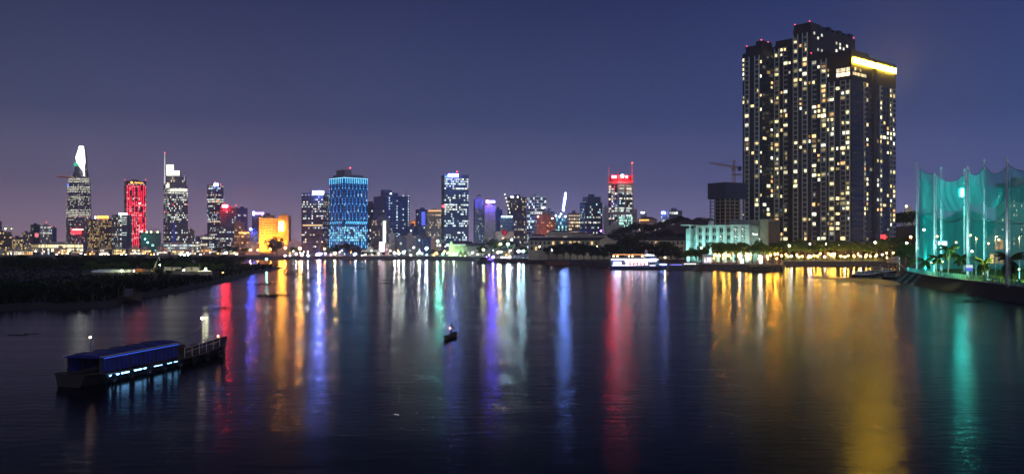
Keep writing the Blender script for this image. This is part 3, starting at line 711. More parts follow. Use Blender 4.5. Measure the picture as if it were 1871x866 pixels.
bld('office_tower', 'narrow dark tower directly right of the blue lit tower', 664, 672, 690, 373, 1150, GLASS, DKGREY, 18, 4, pattern(182, .2, COOL, .4, 1.6))
k = bld('office_tower', 'deep blue tower with vertical chains of white lights and a roof drum', 683, 706, 748, 359, 1100, GLASSB, BLUEC, 22, 4.4, pattern(183, .05, COOL, .5, 1.4), phi=30, hb=.4)
b = MB(); b.rings([[(X(704, 1110) + 7 * math.cos(t * .52), 1118 + 7 * math.sin(t * .52), z) for t in range(12)] for z in (k.z1, k.z1 + 7, k.z1 + 9)]); b.build('roof_drum', BLUEC, k.root)
b = MB(); b.obox(k.C, k.u, k.v, k.a * .15, k.a * .55, 3, 14, k.z1 + 1, k.z1 + 5); b.build('plant_room', BLUEC, k.root)
lw = MB()
for a in (k.a * .12, k.a * .45, k.a * .72, k.a * .95):
    for j in range(20):
        if rg.random() < (.9 if a > k.a * .9 or a < k.a * .2 else .55):
            z = GZ + 8 + j * 3.4; q = rg.uniform(.8, 2)
            lw.quad(*[(k.C[0] + k.u[0] * t - k.v[0] * .45, k.C[1] + k.u[1] * t - k.v[1] * .45, zz) for t, zz in ((a - .7, z), (a + .7, z), (a + .7, z + 1.3), (a - .7, z + 1.3))], col=(.75 * q, .93 * q, q))
lw.build('stair_lights', LITW, k.root, kind='stuff')
for px in (729, 741, 744): mast(k.root, px, 347, 358, 1108, .2, DARKM, 'antenna')
beacon(k.root, 714, 354, 1099, (.9, .95, 1), 14, .9)
k = bld('office_block', 'brown-grey block with one bright white lit stair column', 678, 698, 712, 402, 1000, BROWN, GREY, 13, 3.5, pattern(184, .1, WARM, .4, 1.2))
panel(k.root, 'stair_light', 699.5, 705, 404, 448, 990, em('stair_white', (.85, 1, .92), 1.6), .5)
bld('apartment_block', 'small cream block right of the lit stair column', 711, 712, 722, 428, 985, CREAM, CREAM, 8, 2.6, pattern(185, .2, WARM, .3, 1))
k = bld('pavilion', 'small white and pink glowing pavilion on the far bank', 692, 694, 712, 445, 890, CREAM, PINK, 3, 4, pattern(186, .8, [(1, .6, .6)], .5, 1.5), roof=False)
panel(k.root, 'light_wall', 693, 702, 442, 460, 884, em('pavilion_white', (1, .7, .78), 4), .6)
for i, (a, c, t, D_, m_) in enumerate(((722, 742, 436, 980, GREY), (738, 760, 432, 1000, CREAM), (745, 764, 414, 1050, BLUEC), (756, 772, 436, 960, GREY), (770, 800, 440, 940, BLUEC), (788, 806, 437, 925, PINK))):
    bld('town_block', ('plain grey block right of the small cream block', 'pale blank block with one yellow window', 'blue block below the orange dome', 'grey low block with few lights below the blue strip tower', 'low blue shadowed block behind the brightest white quay lamps', 'pink walled block beside the green church')[i],
        a, a + 4, c, t, D_, m_, m_, max(2, int((456 - t) / 4)), 5, pattern(190 + i, .1, MIXC, .4, 1.6))
k = bld('domed_hall', 'small hall with an orange floodlit dome far behind the blue towers', 747, 748, 763, 413, 1300, CREAM, CREAM, 4, 4, pattern(197, .1, WARM), roof=False)
b = MB(); b.rings([[(X(755, 1305) + r * math.cos(t * .52), 1310 + r * math.sin(t * .52), k.z1 + z) for t in range(12)] for r, z in ((6, 0), (6, 3), (5, 6.5), (2.6, 8.5), (.3, 10))]); b.build('dome', mat('dome_paint', (.6, .35, .16), .8), k.root, smooth=True)
flood((X(755, 1290), 1288, Z(412, 1290)), (X(755, 1305), 1310, Z(405, 1305)), (1, .36, .06), 40000, 'orange floodlight below the small dome', 90)
k = bld('office_tower', 'dark block with a tall blue light strip left of the beige tower', 760, 766, 784, 384, 1250, GREY, BLUEC, 16, 4, pattern(198, .08, COOL)); panel(k.root, 'light_strip', 770, 777, 387, 412, 1240, em('blue_strip', (.12, .16, 1), 1.1), .5)
k = bld('apartment_tower', 'beige tower with an orange lit roof edge beside the tall glass tower', 779, 782, 808, 386, 1150, CREAM, CREAM, 17, 3.0, pattern(199, .28, WARM, .4, 1.6), phi=15, fill=(.2, .8, .2, .8), wp=.35)
panel(k.root, 'roof_light', 782, 807, 384, 386.5, 1146, em('roof_amber', (1, .5, .18), 1.5), .5)
# tall glass tower, slightly tapering top
k = bld('office_tower', 'tall blue glass tower with a white roof sign and scattered cool windows', 807, 812, 856, 321, 1000, GLASSB, DKGREY, 34, 3.0, pattern(200, .36, COOL, .5, 2.2, (.1, .3, .8, 1.2, 2.2)), phi=10, hb=.35, wp=.08)
panel(k.root, 'roof_sign', 819, 837, 318, 322.5, 995, SGBW, 1); beacon(k.root, 835, 314, 1000); b = MB(); b.ball((X(810, 990), 990, Z(377, 990)), 1.5); b.build('red_lamp', em('red_lamp', (1, .06, .08), 6), k.root)
panel(k.root, 'lobby_light', 815, 850, 446, 450, 988, em('lobby', (.85, .85, 1), 2.2), .5)
k = bld('apartment_tower', 'pale blue twin residential tower with small dark windows and a yellow roof tank', 866, 868, 885, 366, 1020, mat('pale_blue_wall', (.26, .32, .48), .8), mat('pale_blue_trim', (.30, .36, .5), .8), 22, 2.6, pattern(201, .12, COOL, .4, 1.4), wp=.5, hb=.5, phi=20)
b = MB(); b.rings([[(X(875, 1024) + r * math.cos(t * .78), 1030 + r * math.sin(t * .78), k.z1 + z) for t in range(8)] for r, z in ((2.6, 1), (2.6, 6), (.5, 7.5))]); b.build('roof_tank', mat('ochre_tank', (.5, .35, .1), .7), k.root)
k = bld('apartment_tower', 'beige banded tower carrying a glowing red and blue roof sign', 884, 886, 905, 377, 1010, CREAM, CREAM, 20, 6, pattern(202, .10, WARM, .4, 1.3), hb=.55, wp=.04, phi=20)
panel(k.root, 'roof_sign', 888, 893.5, 366, 371, 1005, em('sign_pink', (1, .25, .25), 16)); panel(k.root, 'roof_sign', 895.5, 904, 367, 370.5, 1005, em('sign_deep_blue', (.06, .045, 1), 260))
bld('office_tower', 'plain dark blue slab just right of the beige banded tower', 904, 906, 917, 384, 1100, BLUEC, BLUEC, 16, 5, pattern(203, .03, COOL))
k = bld('town_block', 'cream block with a round red banner', 903, 906, 938, 425, 950, CREAM, CREAM, 6, 5, pattern(204, .15, WARM, .4, 1.2), phi=8)
b = MB(); b.ball((X(922, 946), 945, Z(425, 945)), 3.0, 12, 6, 1.2); b.build('red_banner', mat('red_cloth', (.6, .03, .04), .8), k.root)
flood((X(922, 930), 928, Z(434, 930)), (X(922, 945), 945, Z(425, 945)), (1, .85, .8), 6000, 'added floodlight below the round red banner', 60)  # floodlight added to brighten the banner
k = bld('building_site', 'unfinished block with a turquoise lit deck and a crane boom strung with lamps', 912, 914, 938, 400, 1060, BLUEC, GREY, 12, 5, pattern(205, .06, COOL), roof=False)
for px in (917, 921, 926, 930, 935): beacon(k.root, px, 396, 1056, (.4, .95, 1), 25, .8)
b = MB(); b.tube([(X(934, 1056), 1056, Z(400, 1056)), (X(929, 1056), 1056, Z(372, 1056)), (X(922, 1056), 1056, Z(354, 1056))], [.5, .4, .25], 5); b.build('crane_boom', METAL, k.root)
for t in range(7): beacon(k.root, 933 - t * 1.7 - (t > 3) * .3, 395 - t * 6.6, 1054, (1, .9, .6), 6, .6)
k = bld('apartment_tower', 'dark brown tower with scattered yellow windows and white roof lamps', 928, 936, 962, 361, 1150, BROWN, DKGREY, 22, 3.6, pattern(206, .2, WARM, .4, 1.6), fill=(.25, .75, .2, .8))
for px in (934, 937, 946): beacon(k.root, px, 360, 1146, (.85, .92, 1), 14, .9)
k = bld('office_tower', 'two-faced office tower with white floor bands on its right side', 963, 977, 998, 360, 1050, GLASS, WHITE, 20, 5, pattern(207, .3, COOL, .5, 1.9), phi=38, hb=.3, wp=.04)
beacon(k.root, 992, 380, 1046, (.9, .97, 1), 20, 1.0)
bld('apartment_block', 'grey banded block left of the pink building', 973, 975, 983, 410, 1000, CREAM, GREY, 10, 6, pattern(208, .05, WARM), hb=.5)
k = bld('apartment_block', 'pink lit block with orange balconies', 981, 991, 1014, 394, 950, PINK, PINK, 14, 4.2, pattern(209, .16, [(1, .42, .14), (1, .6, .3)], .5, 1.6), hb=.5)
beacon(k.root, 983, 396, 946, (1, .5, .5), 16, .9); beacon(k.root, 1009, 399, 944, (.8, .97, 1), 12, .9); beacon(k.root, 1007, 431, 940, (.95, .95, 1), 12, .8)
flood((X(984, 930), 928, 6), (X(985, 950), 950, 30), (1, .25, .08), 30000, 'red floodlight under the pink lit block', 100)
bld('apartment_block', 'grey block with a violet roof glow behind the pink block', 996, 998, 1012, 387, 1020, GREY, GREY, 12, 4, pattern(210, .15, COOL)); 
k = bld('building_site', 'turquoise lit construction frame beneath the dotted light mast', 1013, 1016, 1036, 398, 1000, mat('scaffold_mesh', (.04, .14, .20), .9), METAL, 10, 3.6, pattern(211, .28, [(.3, .9, 1), (.5, 1, 1)], .4, 1.4), phi=15, hb=.12, wp=.1, roof=False)
b = MB()
for s_ in (-1, 1):
    b.tube([(X(1031, 995) + s_ * 1.2, 995, Z(410, 995)), (X(1028.5, 995) + s_ * 1.0, 995, Z(385, 995)), (X(1033, 995) + s_ * .4, 995, Z(353, 995))], .25, 5)
for t in range(14): b.tube([(X(1030, 995) - 1.2, 995, Z(408 - t * 3.8, 995)), (X(1030, 995) + 1.2, 995, Z(406 - t * 3.8, 995))], .15, 4)
b.build('crane_mast', METAL, k.root)
for t in range(9): beacon(k.root, 1029.5 + t * .5, 384 - t * 3.7, 993, (.16, .30, 1), 260, .85)
for px, py in ((1015, 394), (1022, 396), (1025, 391), (1033, 396)): beacon(k.root, px, py, 993, (.4, .7, 1), 50, .8)
k = bld('apartment_block', 'block with columns of golden windows right of the light mast', 1036, 1039, 1060, 391, 980, BROWN, GREY, 12, 3.2, pattern(212, .5, WARM, .5, 2.0), fill=(.2, .8, .25, .75), phi=12)
k = bld('office_tower', 'dark stepped tower with turquoise and white windows', 1060, 1069, 1100, 371, 1000, GLASST, DKGREY, 20, 3.2, pattern(213, .3, [(.5, 1, .95), (.7, 1, 1), (1, .95, .8)], .4, 1.8), phi=25)
bld('', '', 1065, 1074, 1097, 361, 1004, GLASST, DKGREY, 3, 3.4, pattern(214, .1, COOL), 25, root=k.root, zb=Z(371, 1004))
beacon(k.root, 1098, 422, 990, (.45, .1, 1), 30, 1.0)
bld('office_block', 'pale narrow slab between the turquoise tower and the red crowned tower', 1102, 1104, 1111, 380, 995, CREAM, CREAM, 14, 6, pattern(215, .03, WARM), hb=.2)

# --- red crowned tower
D = 900
STN = mat('beige_frame', (.50, .42, .36), .8)
k = bld('office_tower', 'tower with beige stone frame, red lit crown and two red masts', 1112, 1129, 1156, 336, D, GLASST, STN, 22, 12.0, pattern(220, .2, MIXC, .4, 1.6), phi=28, hb=.0, wp=.16, proud=.5, roof=False)
lw = MB(); fr = MB()
pt_ = pattern(221, .26, [(.6, 1, .95), (1, .95, .75), (.8, 1, 1)], .5, 1.8)
facade(fr, lw, k.C, k.u, k.a, GZ + 22, k.z1 - 1, 10, 20, pt_, .18, .1, .12)
facade(fr, lw, (k.C[0] + k.v[0] * k.b, k.C[1] + k.v[1] * k.b), (-k.v[0], -k.v[1]), k.b, GZ + 22, k.z1 - 1, 6, 20, pt_, .18, .1, .12)
fr.build('glazing_bars', DKGREY, k.root, kind='stuff'); lw.build('lit_windows', LITW, k.root, kind='stuff')
b = MB()
for z0, z1 in ((Z(336, D), Z(331, D)), (Z(392, D), Z(388, D))): b.obox(k.C, k.u, k.v, -.8, k.a + .6, -.8, k.b + .6, z0, z1)
b.build('stone_bands', STN, k.root)
RC = mat('red_crown_panel', (.5, .05, .06), .6)
b = MB(); b.obox(k.C, k.u, k.v, -.4, k.a + .2, -.4, 2, Z(331, D), Z(320, D)); b.obox(k.C, k.u, k.v, -.4, 2, 2, k.b, Z(331, D), Z(320, D)); b.build('crown_wall', RC, k.root)
b = MB(); b.obox(k.C, k.u, k.v, -1.0, k.a + .8, -1.0, -.6, Z(331.6, D), Z(330.8, D)); b.obox(k.C, k.u, k.v, -1.0, -.6, -.6, k.b, Z(331.6, D), Z(330.8, D))
b.obox(k.C, k.u, k.v, -1.0, k.a + .8, -1.0, -.6, Z(321, D), Z(320.2, D)); b.build('crown_light_line', em('crown_red', (1, .05, .08), 1.6), k.root)
panel(k.root, 'red_sign', 1118, 1126.5, 321.5, 325.5, D - 3, em('sign_hot_red', (1, .02, .03), 170), .6)
panel(k.root, 'red_sign', 1143.5, 1147, 321.5, 325.5, D - 3, MATS['sign_hot_red'], .6)
b = MB(); b.ball((X(1137, D - 4), D - 4, Z(322.5, D)), 1.7, 10, 6); b.build('round_sign', em('round_white', (.9, .9, 1), 16), k.root)
RM = em('mast_red', (1, .10, .12), .9)
mast(k.root, 1112.5, 305, 332, D + 1, .45, RM); mast(k.root, 1155, 298, 332, D + 2, .7, RM); mast(k.root, 1129, 312, 321, D + 2, .25, RM); beacon(k.root, 1155, 298, D)
b = MB(); b.obox(k.C, k.u, k.v, -4, k.a + 3, -2, -1, Z(391, D), Z(389, D)); b.obox(k.C, k.u, k.v, k.a, k.a + 4.5, -1, 10, GZ, Z(382, D)); b.build('side_wing', STN, k.root)
lw = MB()
for j in range(4):
    for i in range(12):
        if rg.random() < .7:
            a = k.a * (.05 + i * .075); z = Z(415 - j * 5, D); q = rg.uniform(.6, 2.2)
            lw.quad(*[(k.C[0] + k.u[0] * t - k.v[0] * .55, k.C[1] + k.u[1] * t - k.v[1] * .55, zz) for t, zz in ((a, z), (a + 1.6, z), (a + 1.6, z + 2.2), (a, z + 2.2))], col=(.5 * q, q, .85 * q))
lw.build('lobby_windows', LITW, k.root, kind='stuff')
bld('office_block', 'long pale low block at the foot of the red crowned tower', 1106, 1108, 1140, 414, 860, CREAM, CREAM, 4, 5, pattern(222, .05, WARM), phi=8)
b_ = bld('villa', 'hilltop house with a pitched roof and an amber lit terrace', 1166, 1172, 1200, 401, 960, PINK, CREAM, 4, 5, pattern(223, .1, GOLD), phi=20, roof=False, zb=Z(430, 960))
bb = MB(); o_ = b_.C; u_, v_ = b_.u, b_.v
def g(a, c, z): return (o_[0] + u_[0] * a + v_[0] * c, o_[1] + u_[1] * a + v_[1] * c, z)
bb.v = [g(-1, -1, b_.z1), g(b_.a + 1, -1, b_.z1), g(b_.a + 1, b_.b + 1, b_.z1), g(-1, b_.b + 1, b_.z1), g(b_.a * .25, b_.b * .5, b_.z1 + 3), g(b_.a * .75, b_.b * .5, b_.z1 + 3)]
bb.f = [(0, 1, 5, 4), (1, 2, 5), (2, 3, 4, 5), (3, 0, 4), (3, 2, 1, 0)]; bb.c = [None] * 5; bb.build('roof', ROOFT, b_.root)
panel(b_.root, 'terrace_light', 1168, 1186, 401, 403.5, 955, em('terrace_amber', (1, .5, .14), 1.8), .5)
k = bld('office_block', 'small block with a white sign peeking over the dark wooded hill', 1171, 1172, 1181, 390, 1100, GREY, GREY, 6, 5, pattern(224, .05, COOL), zb=Z(430, 1100)); panel(k.root, 'roof_sign', 1171, 1178, 387, 390, 1096, SGW)
k = bld('office_block', 'narrow block with a violet-white lamp on the hill crest', 1208, 1210, 1216, 393, 1050, GREY, GREY, 5, 5, pattern(225, .3, COOL), zb=Z(430, 1050)); panel(k.root, 'roof_sign', 1209, 1215, 387, 391, 1046, SGBW)
k = bld('office_block', 'hilltop block with rows of cool windows and a beige stair wall', 1218, 1224, 1246, 386, 1060, GLASS, GREY, 7, 4, pattern(226, .4, COOL, .5, 1.7), zb=Z(430, 1060), phi=20); panel(k.root, 'stair_wall', 1218.5, 1222.5, 384, 401, 1050, STN, 3)

# ------------------------------------------------------------------ wooded hills
HILL = mat('hill_soil', (.035, .035, .03), .95, scale=.05)
def hill(name, x0, x1, y0, y1, prof_, m=HILL):
    nx, ny = 40, 10; b = MB(); idx = {}
    rgh = random.Random(len(name))
    for i in range(nx + 1):
        for j in range(ny + 1):
            s_ = i / nx; t = j / ny; h_ = prof_(s_) * math.sin(math.pi * min(1, max(0, t))) ** .7
            idx[i, j] = len(b.v); b.v.append((x0 + (x1 - x0) * s_, y0 + (y1 - y0) * t, GZ - .3 + h_ + rgh.uniform(0, .8)))
    for i in range(nx):
        for j in range(ny): b.f.append((idx[i, j], idx[i + 1, j], idx[i + 1, j + 1], idx[i, j + 1])); b.c.append(None)
    return tag(b.build(name, m, smooth=True), kind='structure')
def pf(s_):                                             # rises towards the right, behind the terrace
    return 13 + 22 * min(1, max(0, (s_ - .12) / .5)) * (1 - .25 * max(0, s_ - .7))
hill('wooded_hill', X(1105, 800), X(1400, 800), 730, 1010, pf)
def pf2(s_): return 29 * math.sin(math.pi * min(1, .25 + s_ * .6))
hill('wooded_hill', X(1610, 700), X(2100, 700), 640, 900, pf2)
tops = [(1118, 424, 780), (1130, 420, 790), (1142, 416, 800), (1152, 410, 830), (1163, 405, 850), (1176, 407, 840), (1190, 409, 840), (1200, 407, 850), (1212, 402, 870), (1222, 400, 880), (1234, 396, 890), (1244, 394, 890),
        (1254, 397, 890), (1264, 400, 880), (1275, 397, 890), (1285, 396, 890), (1296, 398, 890), (1128, 430, 760), (1148, 428, 765), (1168, 424, 770), (1186, 426, 765), (1204, 422, 770), (1222, 418, 775), (1238, 424, 765), (1150, 436, 745), (1176, 436, 745), (1200, 436, 745), (1226, 434, 745), (1136, 438, 742), (1212, 430, 755)]
for i, (px, py, D) in enumerate(sorted(tops)):
    h_ = rng.uniform(9, 13); tree(DTREES, px, D, h_, 'dark tree on the wooded hill above the terrace, %s from the left' % ordn(i), 'trees on the hill', zb=Z(py, D) - h_ * .96, wide=1.25)
for i in range(16):
    px = 1636 + i * 15.5; D = 690; py = 392 - 6 * math.sin(i * .9) + (8 if i > 9 else 0); h_ = 13
    tree(DTREES, px, D, h_, 'dark tree on the hill behind the golf net, %s from the left' % ordn(i), 'trees on the hill behind the net', zb=Z(py, D) - h_ * .95, wide=1.4)
for i in range(16):
    px = 1640 + i * 15; D = 560; h_ = 14
    tree(DTREES, px, D, h_ + rng.uniform(-2, 3), 'dark tree in the low belt behind the driving range, %s from the left' % ordn(i), 'trees behind the driving range', wide=1.2)

# ------------------------------------------------------------------ two-storey terrace along the river
D = 640
root = thing('terrace_row', 'long two-storey cream terrace with arcaded windows and dark tiled roof', 'building', (X(1110, D), D, GZ))
WALLC = mat('aged_cream', (.50, .46, .33), .9, scale=.2)
x0, x1 = X(966, D), X(1252, D); zt = Z(439.5, D)
b = MB(); b.box(x0, x1, D, D + 14, GZ - .4, zt); b.build('wall', WALLC, root)
b = MB()
b.v = [(x0 - 1, D - 1.2, zt), (x1 + 1, D - 1.2, zt), (x1 + 1, D + 15, zt), (x0 - 1, D + 15, zt), (x0 + 2, D + 7, Z(433.5, D)), (x1 - 2, D + 7, Z(433.5, D))]
b.f = [(0, 1, 5, 4), (1, 2, 5), (2, 3, 4, 5), (3, 0, 4), (3, 2, 1, 0)]; b.c = [None] * 5; b.build('roof', ROOFD, root)
xg = X(1108, D); gb_ = MB()
gb_.v = [(xg - 5, D - 2, GZ), (xg + 5, D - 2, GZ), (xg + 5, D - 2, zt + .3), (xg, D - 2, zt + 2.6), (xg - 5, D - 2, zt + .3)] + [(xg - 5, D + 1, GZ), (xg + 5, D + 1, GZ), (xg + 5, D + 1, zt + .3), (xg, D + 1, zt + 2.6), (xg - 5, D + 1, zt + .3)]
gb_.f = [(0, 1, 2, 3, 4), (1, 6, 7, 2), (2, 7, 8, 3), (3, 8, 9, 4), (4, 9, 5, 0)]; gb_.c = [None] * 5; gb_.build('gable', WALLC, root)
b = MB(); b.box(x0, x1, D - .35, D, Z(449, D), Z(448, D)); b.box(x0, x1, D - .5, D, zt - .6, zt - .05); b.build('string_course', mat('pale_trim', (.6, .57, .45), .85), root)
wm = MB(); wm.box(-.75, .75, -.06, .1, 0, 2.4); wmesh = wm.mesh('window', mat('shutter_dark', (.02, .022, .025), .4))
fm = MB()
fm.box(-.95, -.75, -.22, .0, -.1, 2.6); fm.box(.75, .95, -.22, 0, -.1, 2.6); fm.box(-.95, .95, -.24, 0, 2.4, 2.65); fm.box(-1.05, 1.05, -.3, 0, -.22, 0)
fmesh = fm.mesh('frame', MATS['pale_trim']); lwm = MB(); lwm.box(-.75, .75, -.06, .1, 0, 2.4); lmesh = lwm.mesh('window', LITO)
i = 0; xx = x0 + 2.2
while xx < x1 - 2:
    for zz in (Z(447, D), Z(457, D)):
        if abs(xx - xg) < 5.5: continue
        lit_ = (X(1024, D) < xx < X(1062, D) and rng.random() < .7) or rng.random() < .03
        o = link(bpy.data.objects.new('window', lmesh if lit_ else wmesh)); o.parent = root; o.matrix_parent_inverse = Matrix_inv(root); o.location = (xx, D, zz)
        o.color = (1.3, .85, .35, 1)
        f = link(bpy.data.objects.new('frame', fmesh)); f.parent = o
    xx += 3.1
for i, (a, c, t) in enumerate(((1000, 1046, 421), (1036, 1084, 424), (1076, 1110, 427), (966, 1000, 428))):
    D2 = 720 + i * 12; k = bld('hall', ('brown roofed hall left behind the terrace', 'wide hall with a red hipped roof behind the terrace', 'low red roofed shed left of the red crowned tower', 'small grey gabled hall behind the left end of the terrace')[i], a, a + 1, c, t + 7, D2, CREAM, CREAM, 2, 6, pattern(230 + i, .1, WARM), phi=3, roof=False)
    b = MB(); o_, u_, v_ = k.C, k.u, k.v
    b.v = [g_ for g_ in [(o_[0] + u_[0] * p + v_[0] * q, o_[1] + u_[1] * p + v_[1] * q, z) for p, q, z in ((-1, -1, k.z1), (k.a + 1, -1, k.z1), (k.a + 1, 20, k.z1), (-1, 20, k.z1), (k.a * .2, 9, Z(t, D2)), (k.a * .8, 9, Z(t, D2)))]]
    b.f = [(0, 1, 5, 4), (1, 2, 5), (2, 3, 4, 5), (3, 0, 4), (3, 2, 1, 0)]; b.c = [None] * 5; b.build('roof', ROOFT if i else ROOFD, k.root)

# green lit church-like hall with two pointed tents
D = 850
root = thing('church_hall', 'green lit gabled hall with dark roof on the far bank', 'hall', (X(840, D), D, GZ))
PG = mat('pale_green_wall', (.40, .46, .28), .85); xa, xb = X(820, D), X(862, D)
b = MB(); b.v = [(xa, D, GZ), (xa + 5, D - 3, GZ), (xa + 5, D - 3, Z(446, D)), (xa + 2.5, D - 1.5, Z(439, D)), (xa, D, Z(446, D))]; b.f = [(0, 1, 2, 3, 4)]; b.c = [None]
b.box(xa + 5, xb, D - 2.8, D + 9, GZ, Z(447, D)); b.build('wall', PG, root)
b = MB(); zr = Z(441, D); ze = Z(446.5, D)
b.v = [(xa + 4, D - 4, ze), (xb + 1, D - 4, ze), (xb, D + 4, zr), (xa + 2.5, D + 4, zr), (xb + 1, D + 10, ze), (xa + 2, D + 10, ze)]; b.f = [(0, 1, 2, 3), (3, 2, 4, 5), (1, 4, 2), (0, 3, 5)]; b.c = [None] * 4; b.build('roof', ROOFD, root)
flood((X(818, D - 12), D - 14, 4), (xa + 3, D, 10), (.75, 1, .25), 9000, 'green floodlight at the gable of the dark roofed hall', 100)
for i, px in enumerate((842, 850)):
    t = thing('tent', 'small pale green pointed tent before the dark roofed hall, %s of two' % ('left' if i == 0 else 'right'), 'tent', (X(px, 836), 836, GZ), 0, 'pointed tents')
    b = MB(); b.rings([[(r * math.cos(q * 1.5708 + .785), r * math.sin(q * 1.5708 + .785), z) for q in range(4)] for r, z in ((2.6, 0), (2.6, 2.2), (1.2, 4.2), (.1, 6.2))]); o = link(bpy.data.objects.new('canvas', b.mesh('canvas', PG))); o.parent = t
    put('lantern', glow_mesh((.8, 1, .4), 30), t, (0, -2.9, .6), 0, (.25, .25, .25))
b_ = bld('shed', 'long dark roofed riverside shed right of the pointed tents', 852, 854, 884, 450, 845, CREAM, CREAM, 2, 6, pattern(240, .2, [(.8, 1, .8)], .3, 1), phi=3, roof=False)
b = MB(); o_ = b_.C; b.v = [(o_[0] - 2, o_[1] - 2, b_.z1), (o_[0] + b_.a + 1, o_[1] - 1, b_.z1), (o_[0] + b_.a, o_[1] + 8, b_.z1 + 3), (o_[0], o_[1] + 8, b_.z1 + 3)]; b.f = [(0, 1, 2, 3)]; b.c = [None]; b.build('roof', ROOFD, b_.root)
bld('pier_house', 'long cream ferry house on the far bank below the deep blue tower', 660, 661, 694, 459.5, 850, CREAM, CREAM, 1, 5, pattern(241, .1, WARM), phi=2)

# far bank trees
ft = [(606, 842, 9), (616, 842, 12), (633, 838, 13), (643, 838, 11), (652, 838, 10), (664, 836, 5), (672, 836, 5), (684, 836, 5), (700, 836, 5), (714, 836, 4.5), (745, 836, 5), (792, 836, 7), (806, 836, 6), (880, 812, 10), (898, 806, 16), (926, 780, 18), (506, 990, 22), (498, 985, 13), (536, 960, 9), (546, 955, 8), (960, 730, 9), (430, 960, 9), (416, 965, 10), (447, 955, 8), (400, 970, 9),
      (984, 665, 11), (992, 665, 12), (1002, 640, 9), (1018, 632, 11), (1030, 625, 12), (1042, 618, 13), (1055, 612, 13), (1067, 605, 12), (1080, 590, 11), (1092, 580, 11), (1104, 560, 9), (1118, 555, 11), (1130, 548, 10), (1142, 545, 15), (1152, 542, 16), (1165, 540, 13), (1178, 535, 12), (1190, 530, 11), (1202, 525, 11), (1214, 520, 12), (1226, 515, 12), (1238, 510, 8)]
for i, (px, D, h_) in enumerate(sorted(ft)):
    tree(DTREES, px, D, h_, '%s dark tree along the far bank, %s from the left' % ('great round' if h_ > 14 else ('tall' if h_ > 9.5 else 'low'), ordn(i)), 'trees along the far bank', wide=1.15)

# ------------------------------------------------------------------ turquoise floodlit office
CR = P(1404, 492); CL = P(1250, 528)
dx, dy = CR[0] - CL[0], CR[1] - CL[1]; LN = math.hypot(dx, dy); d = (dx / LN, dy / LN); inn = (-d[1], d[0])
def pos(px):  return slen(CL, d, px)
root = thing('office_building', 'low office building floodlit turquoise with seven window bays in a white frame', 'office', (CL[0], CL[1], GZ))
TW = mat('grey_green_render', (.34, .40, .38), .8); TF = mat('white_render', (.62, .66, .64), .8)
a1, a2, a3 = pos(1268), pos(1384), pos(1405)
b = MB(); b.obox(CL, d, inn, a1 - .5, a2, .6, 12, GZ - .4, Z(414, 515)); b.obox(CL, d, inn, a1 + 22, a3, 4, 12, Z(414, 515), Z(401.5, 500)); b.build('wall', TW, root)
b = MB(); b.obox(CL, d, inn, 1.5, pos(1261), -.6, 12, GZ - .4, Z(417.5, 525)); b.build('wing_wall', TF, root)
b = MB(); b.obox(CL, d, inn, -1, pos(1264.5), -2.4, -1.6, Z(412.5, 526), Z(410.5, 526)); b.obox(CL, d, inn, pos(1263), pos(1265), -2.4, -1.6, GZ, Z(412.5, 526)); b.obox(CL, d, inn, -1, pos(1264.5), -1.6, 8, Z(412.3, 526), Z(411, 526)); b.build('canopy_frame', TF, root)
f0, f1 = pos(1273.5), pos(1371); zt = 24.6
b = MB(); b.obox(CL, d, inn, f0, f1, -1.2, .6, zt - 1.0, zt); b.obox(CL, d, inn, f0, f0 + .9, -1.2, .6, GZ, zt - 1.0); b.obox(CL, d, inn, f1 - .9, f1, -1.2, .6, GZ, zt - 1.0); b.build('projecting_frame', TF, root)
nb = 7; bw = (f1 - f0 - 1.8) / nb
pm = MB(); pm.obox((0, 0), d, inn, -.0, bw * .42, -.7, .55, 0, zt - 1 - GZ - .02); pmesh = pm.mesh('pier', TF)
winm = MB(); winm.obox((0, 0), d, inn, 0, bw * .54, .28, .4, 0, 2.3); winmesh = winm.mesh('window', mat('office_glass', (.02, .04, .045), .15, .2))
frm = MB(); frm.obox((0, 0), d, inn, -.1, bw * .56, .1, .42, -.3, -.02); frm.obox((0, 0), d, inn, bw * .26, bw * .29, .2, .42, 0, 2.3); frmesh = frm.mesh('frame', TF)
spl = MB(); spl.obox((0, 0), d, inn, 0, bw * .56, .05, .5, 0, 1.9); spmesh = spl.mesh('spandrel', TW)
glm = MB(); rg = random.Random(3)
for _ in range(9):
    q = rg.uniform(0, bw * .48); z = rg.uniform(.2, 2.0); s_ = rg.uniform(.1, .3); glm.obox((0, 0), d, inn, q, q + s_, .2, .26, z, z + s_ * 1.3)
glmesh = glm.mesh('lit_desk_lamps', em('office_spark', (.95, 1, .95), 3.5))
for i in range(nb):
    o_ = (CL[0] + d[0] * (f0 + .9 + i * bw), CL[1] + d[1] * (f0 + .9 + i * bw))
    o = link(bpy.data.objects.new('pier', pmesh)); o.parent = root; o.matrix_parent_inverse = Matrix_inv(root); o.location = (o_[0] + d[0] * bw * .58, o_[1] + d[1] * bw * .58, GZ)
    for j in range(5):
        z = GZ + 1.0 + j * 4.1
        ow = (o_[0] + d[0] * bw * .02, o_[1] + d[1] * bw * .02, z)
        if z + 2.3 < zt - 1:
            o = link(bpy.data.objects.new('window', winmesh)); o.parent = root; o.matrix_parent_inverse = Matrix_inv(root); o.location = ow
            f = link(bpy.data.objects.new('frame', frmesh)); f.parent = o
            if i in (5, 6) and j in (2, 3, 4) or i == 3 and j == 3:
                f = link(bpy.data.objects.new('lit_desk_lamps', glmesh)); f.parent = o
        if j < 4:
            o = link(bpy.data.objects.new('spandrel', spmesh)); o.parent = root; o.matrix_parent_inverse = Matrix_inv(root); o.location = (ow[0], ow[1], z + 2.3)
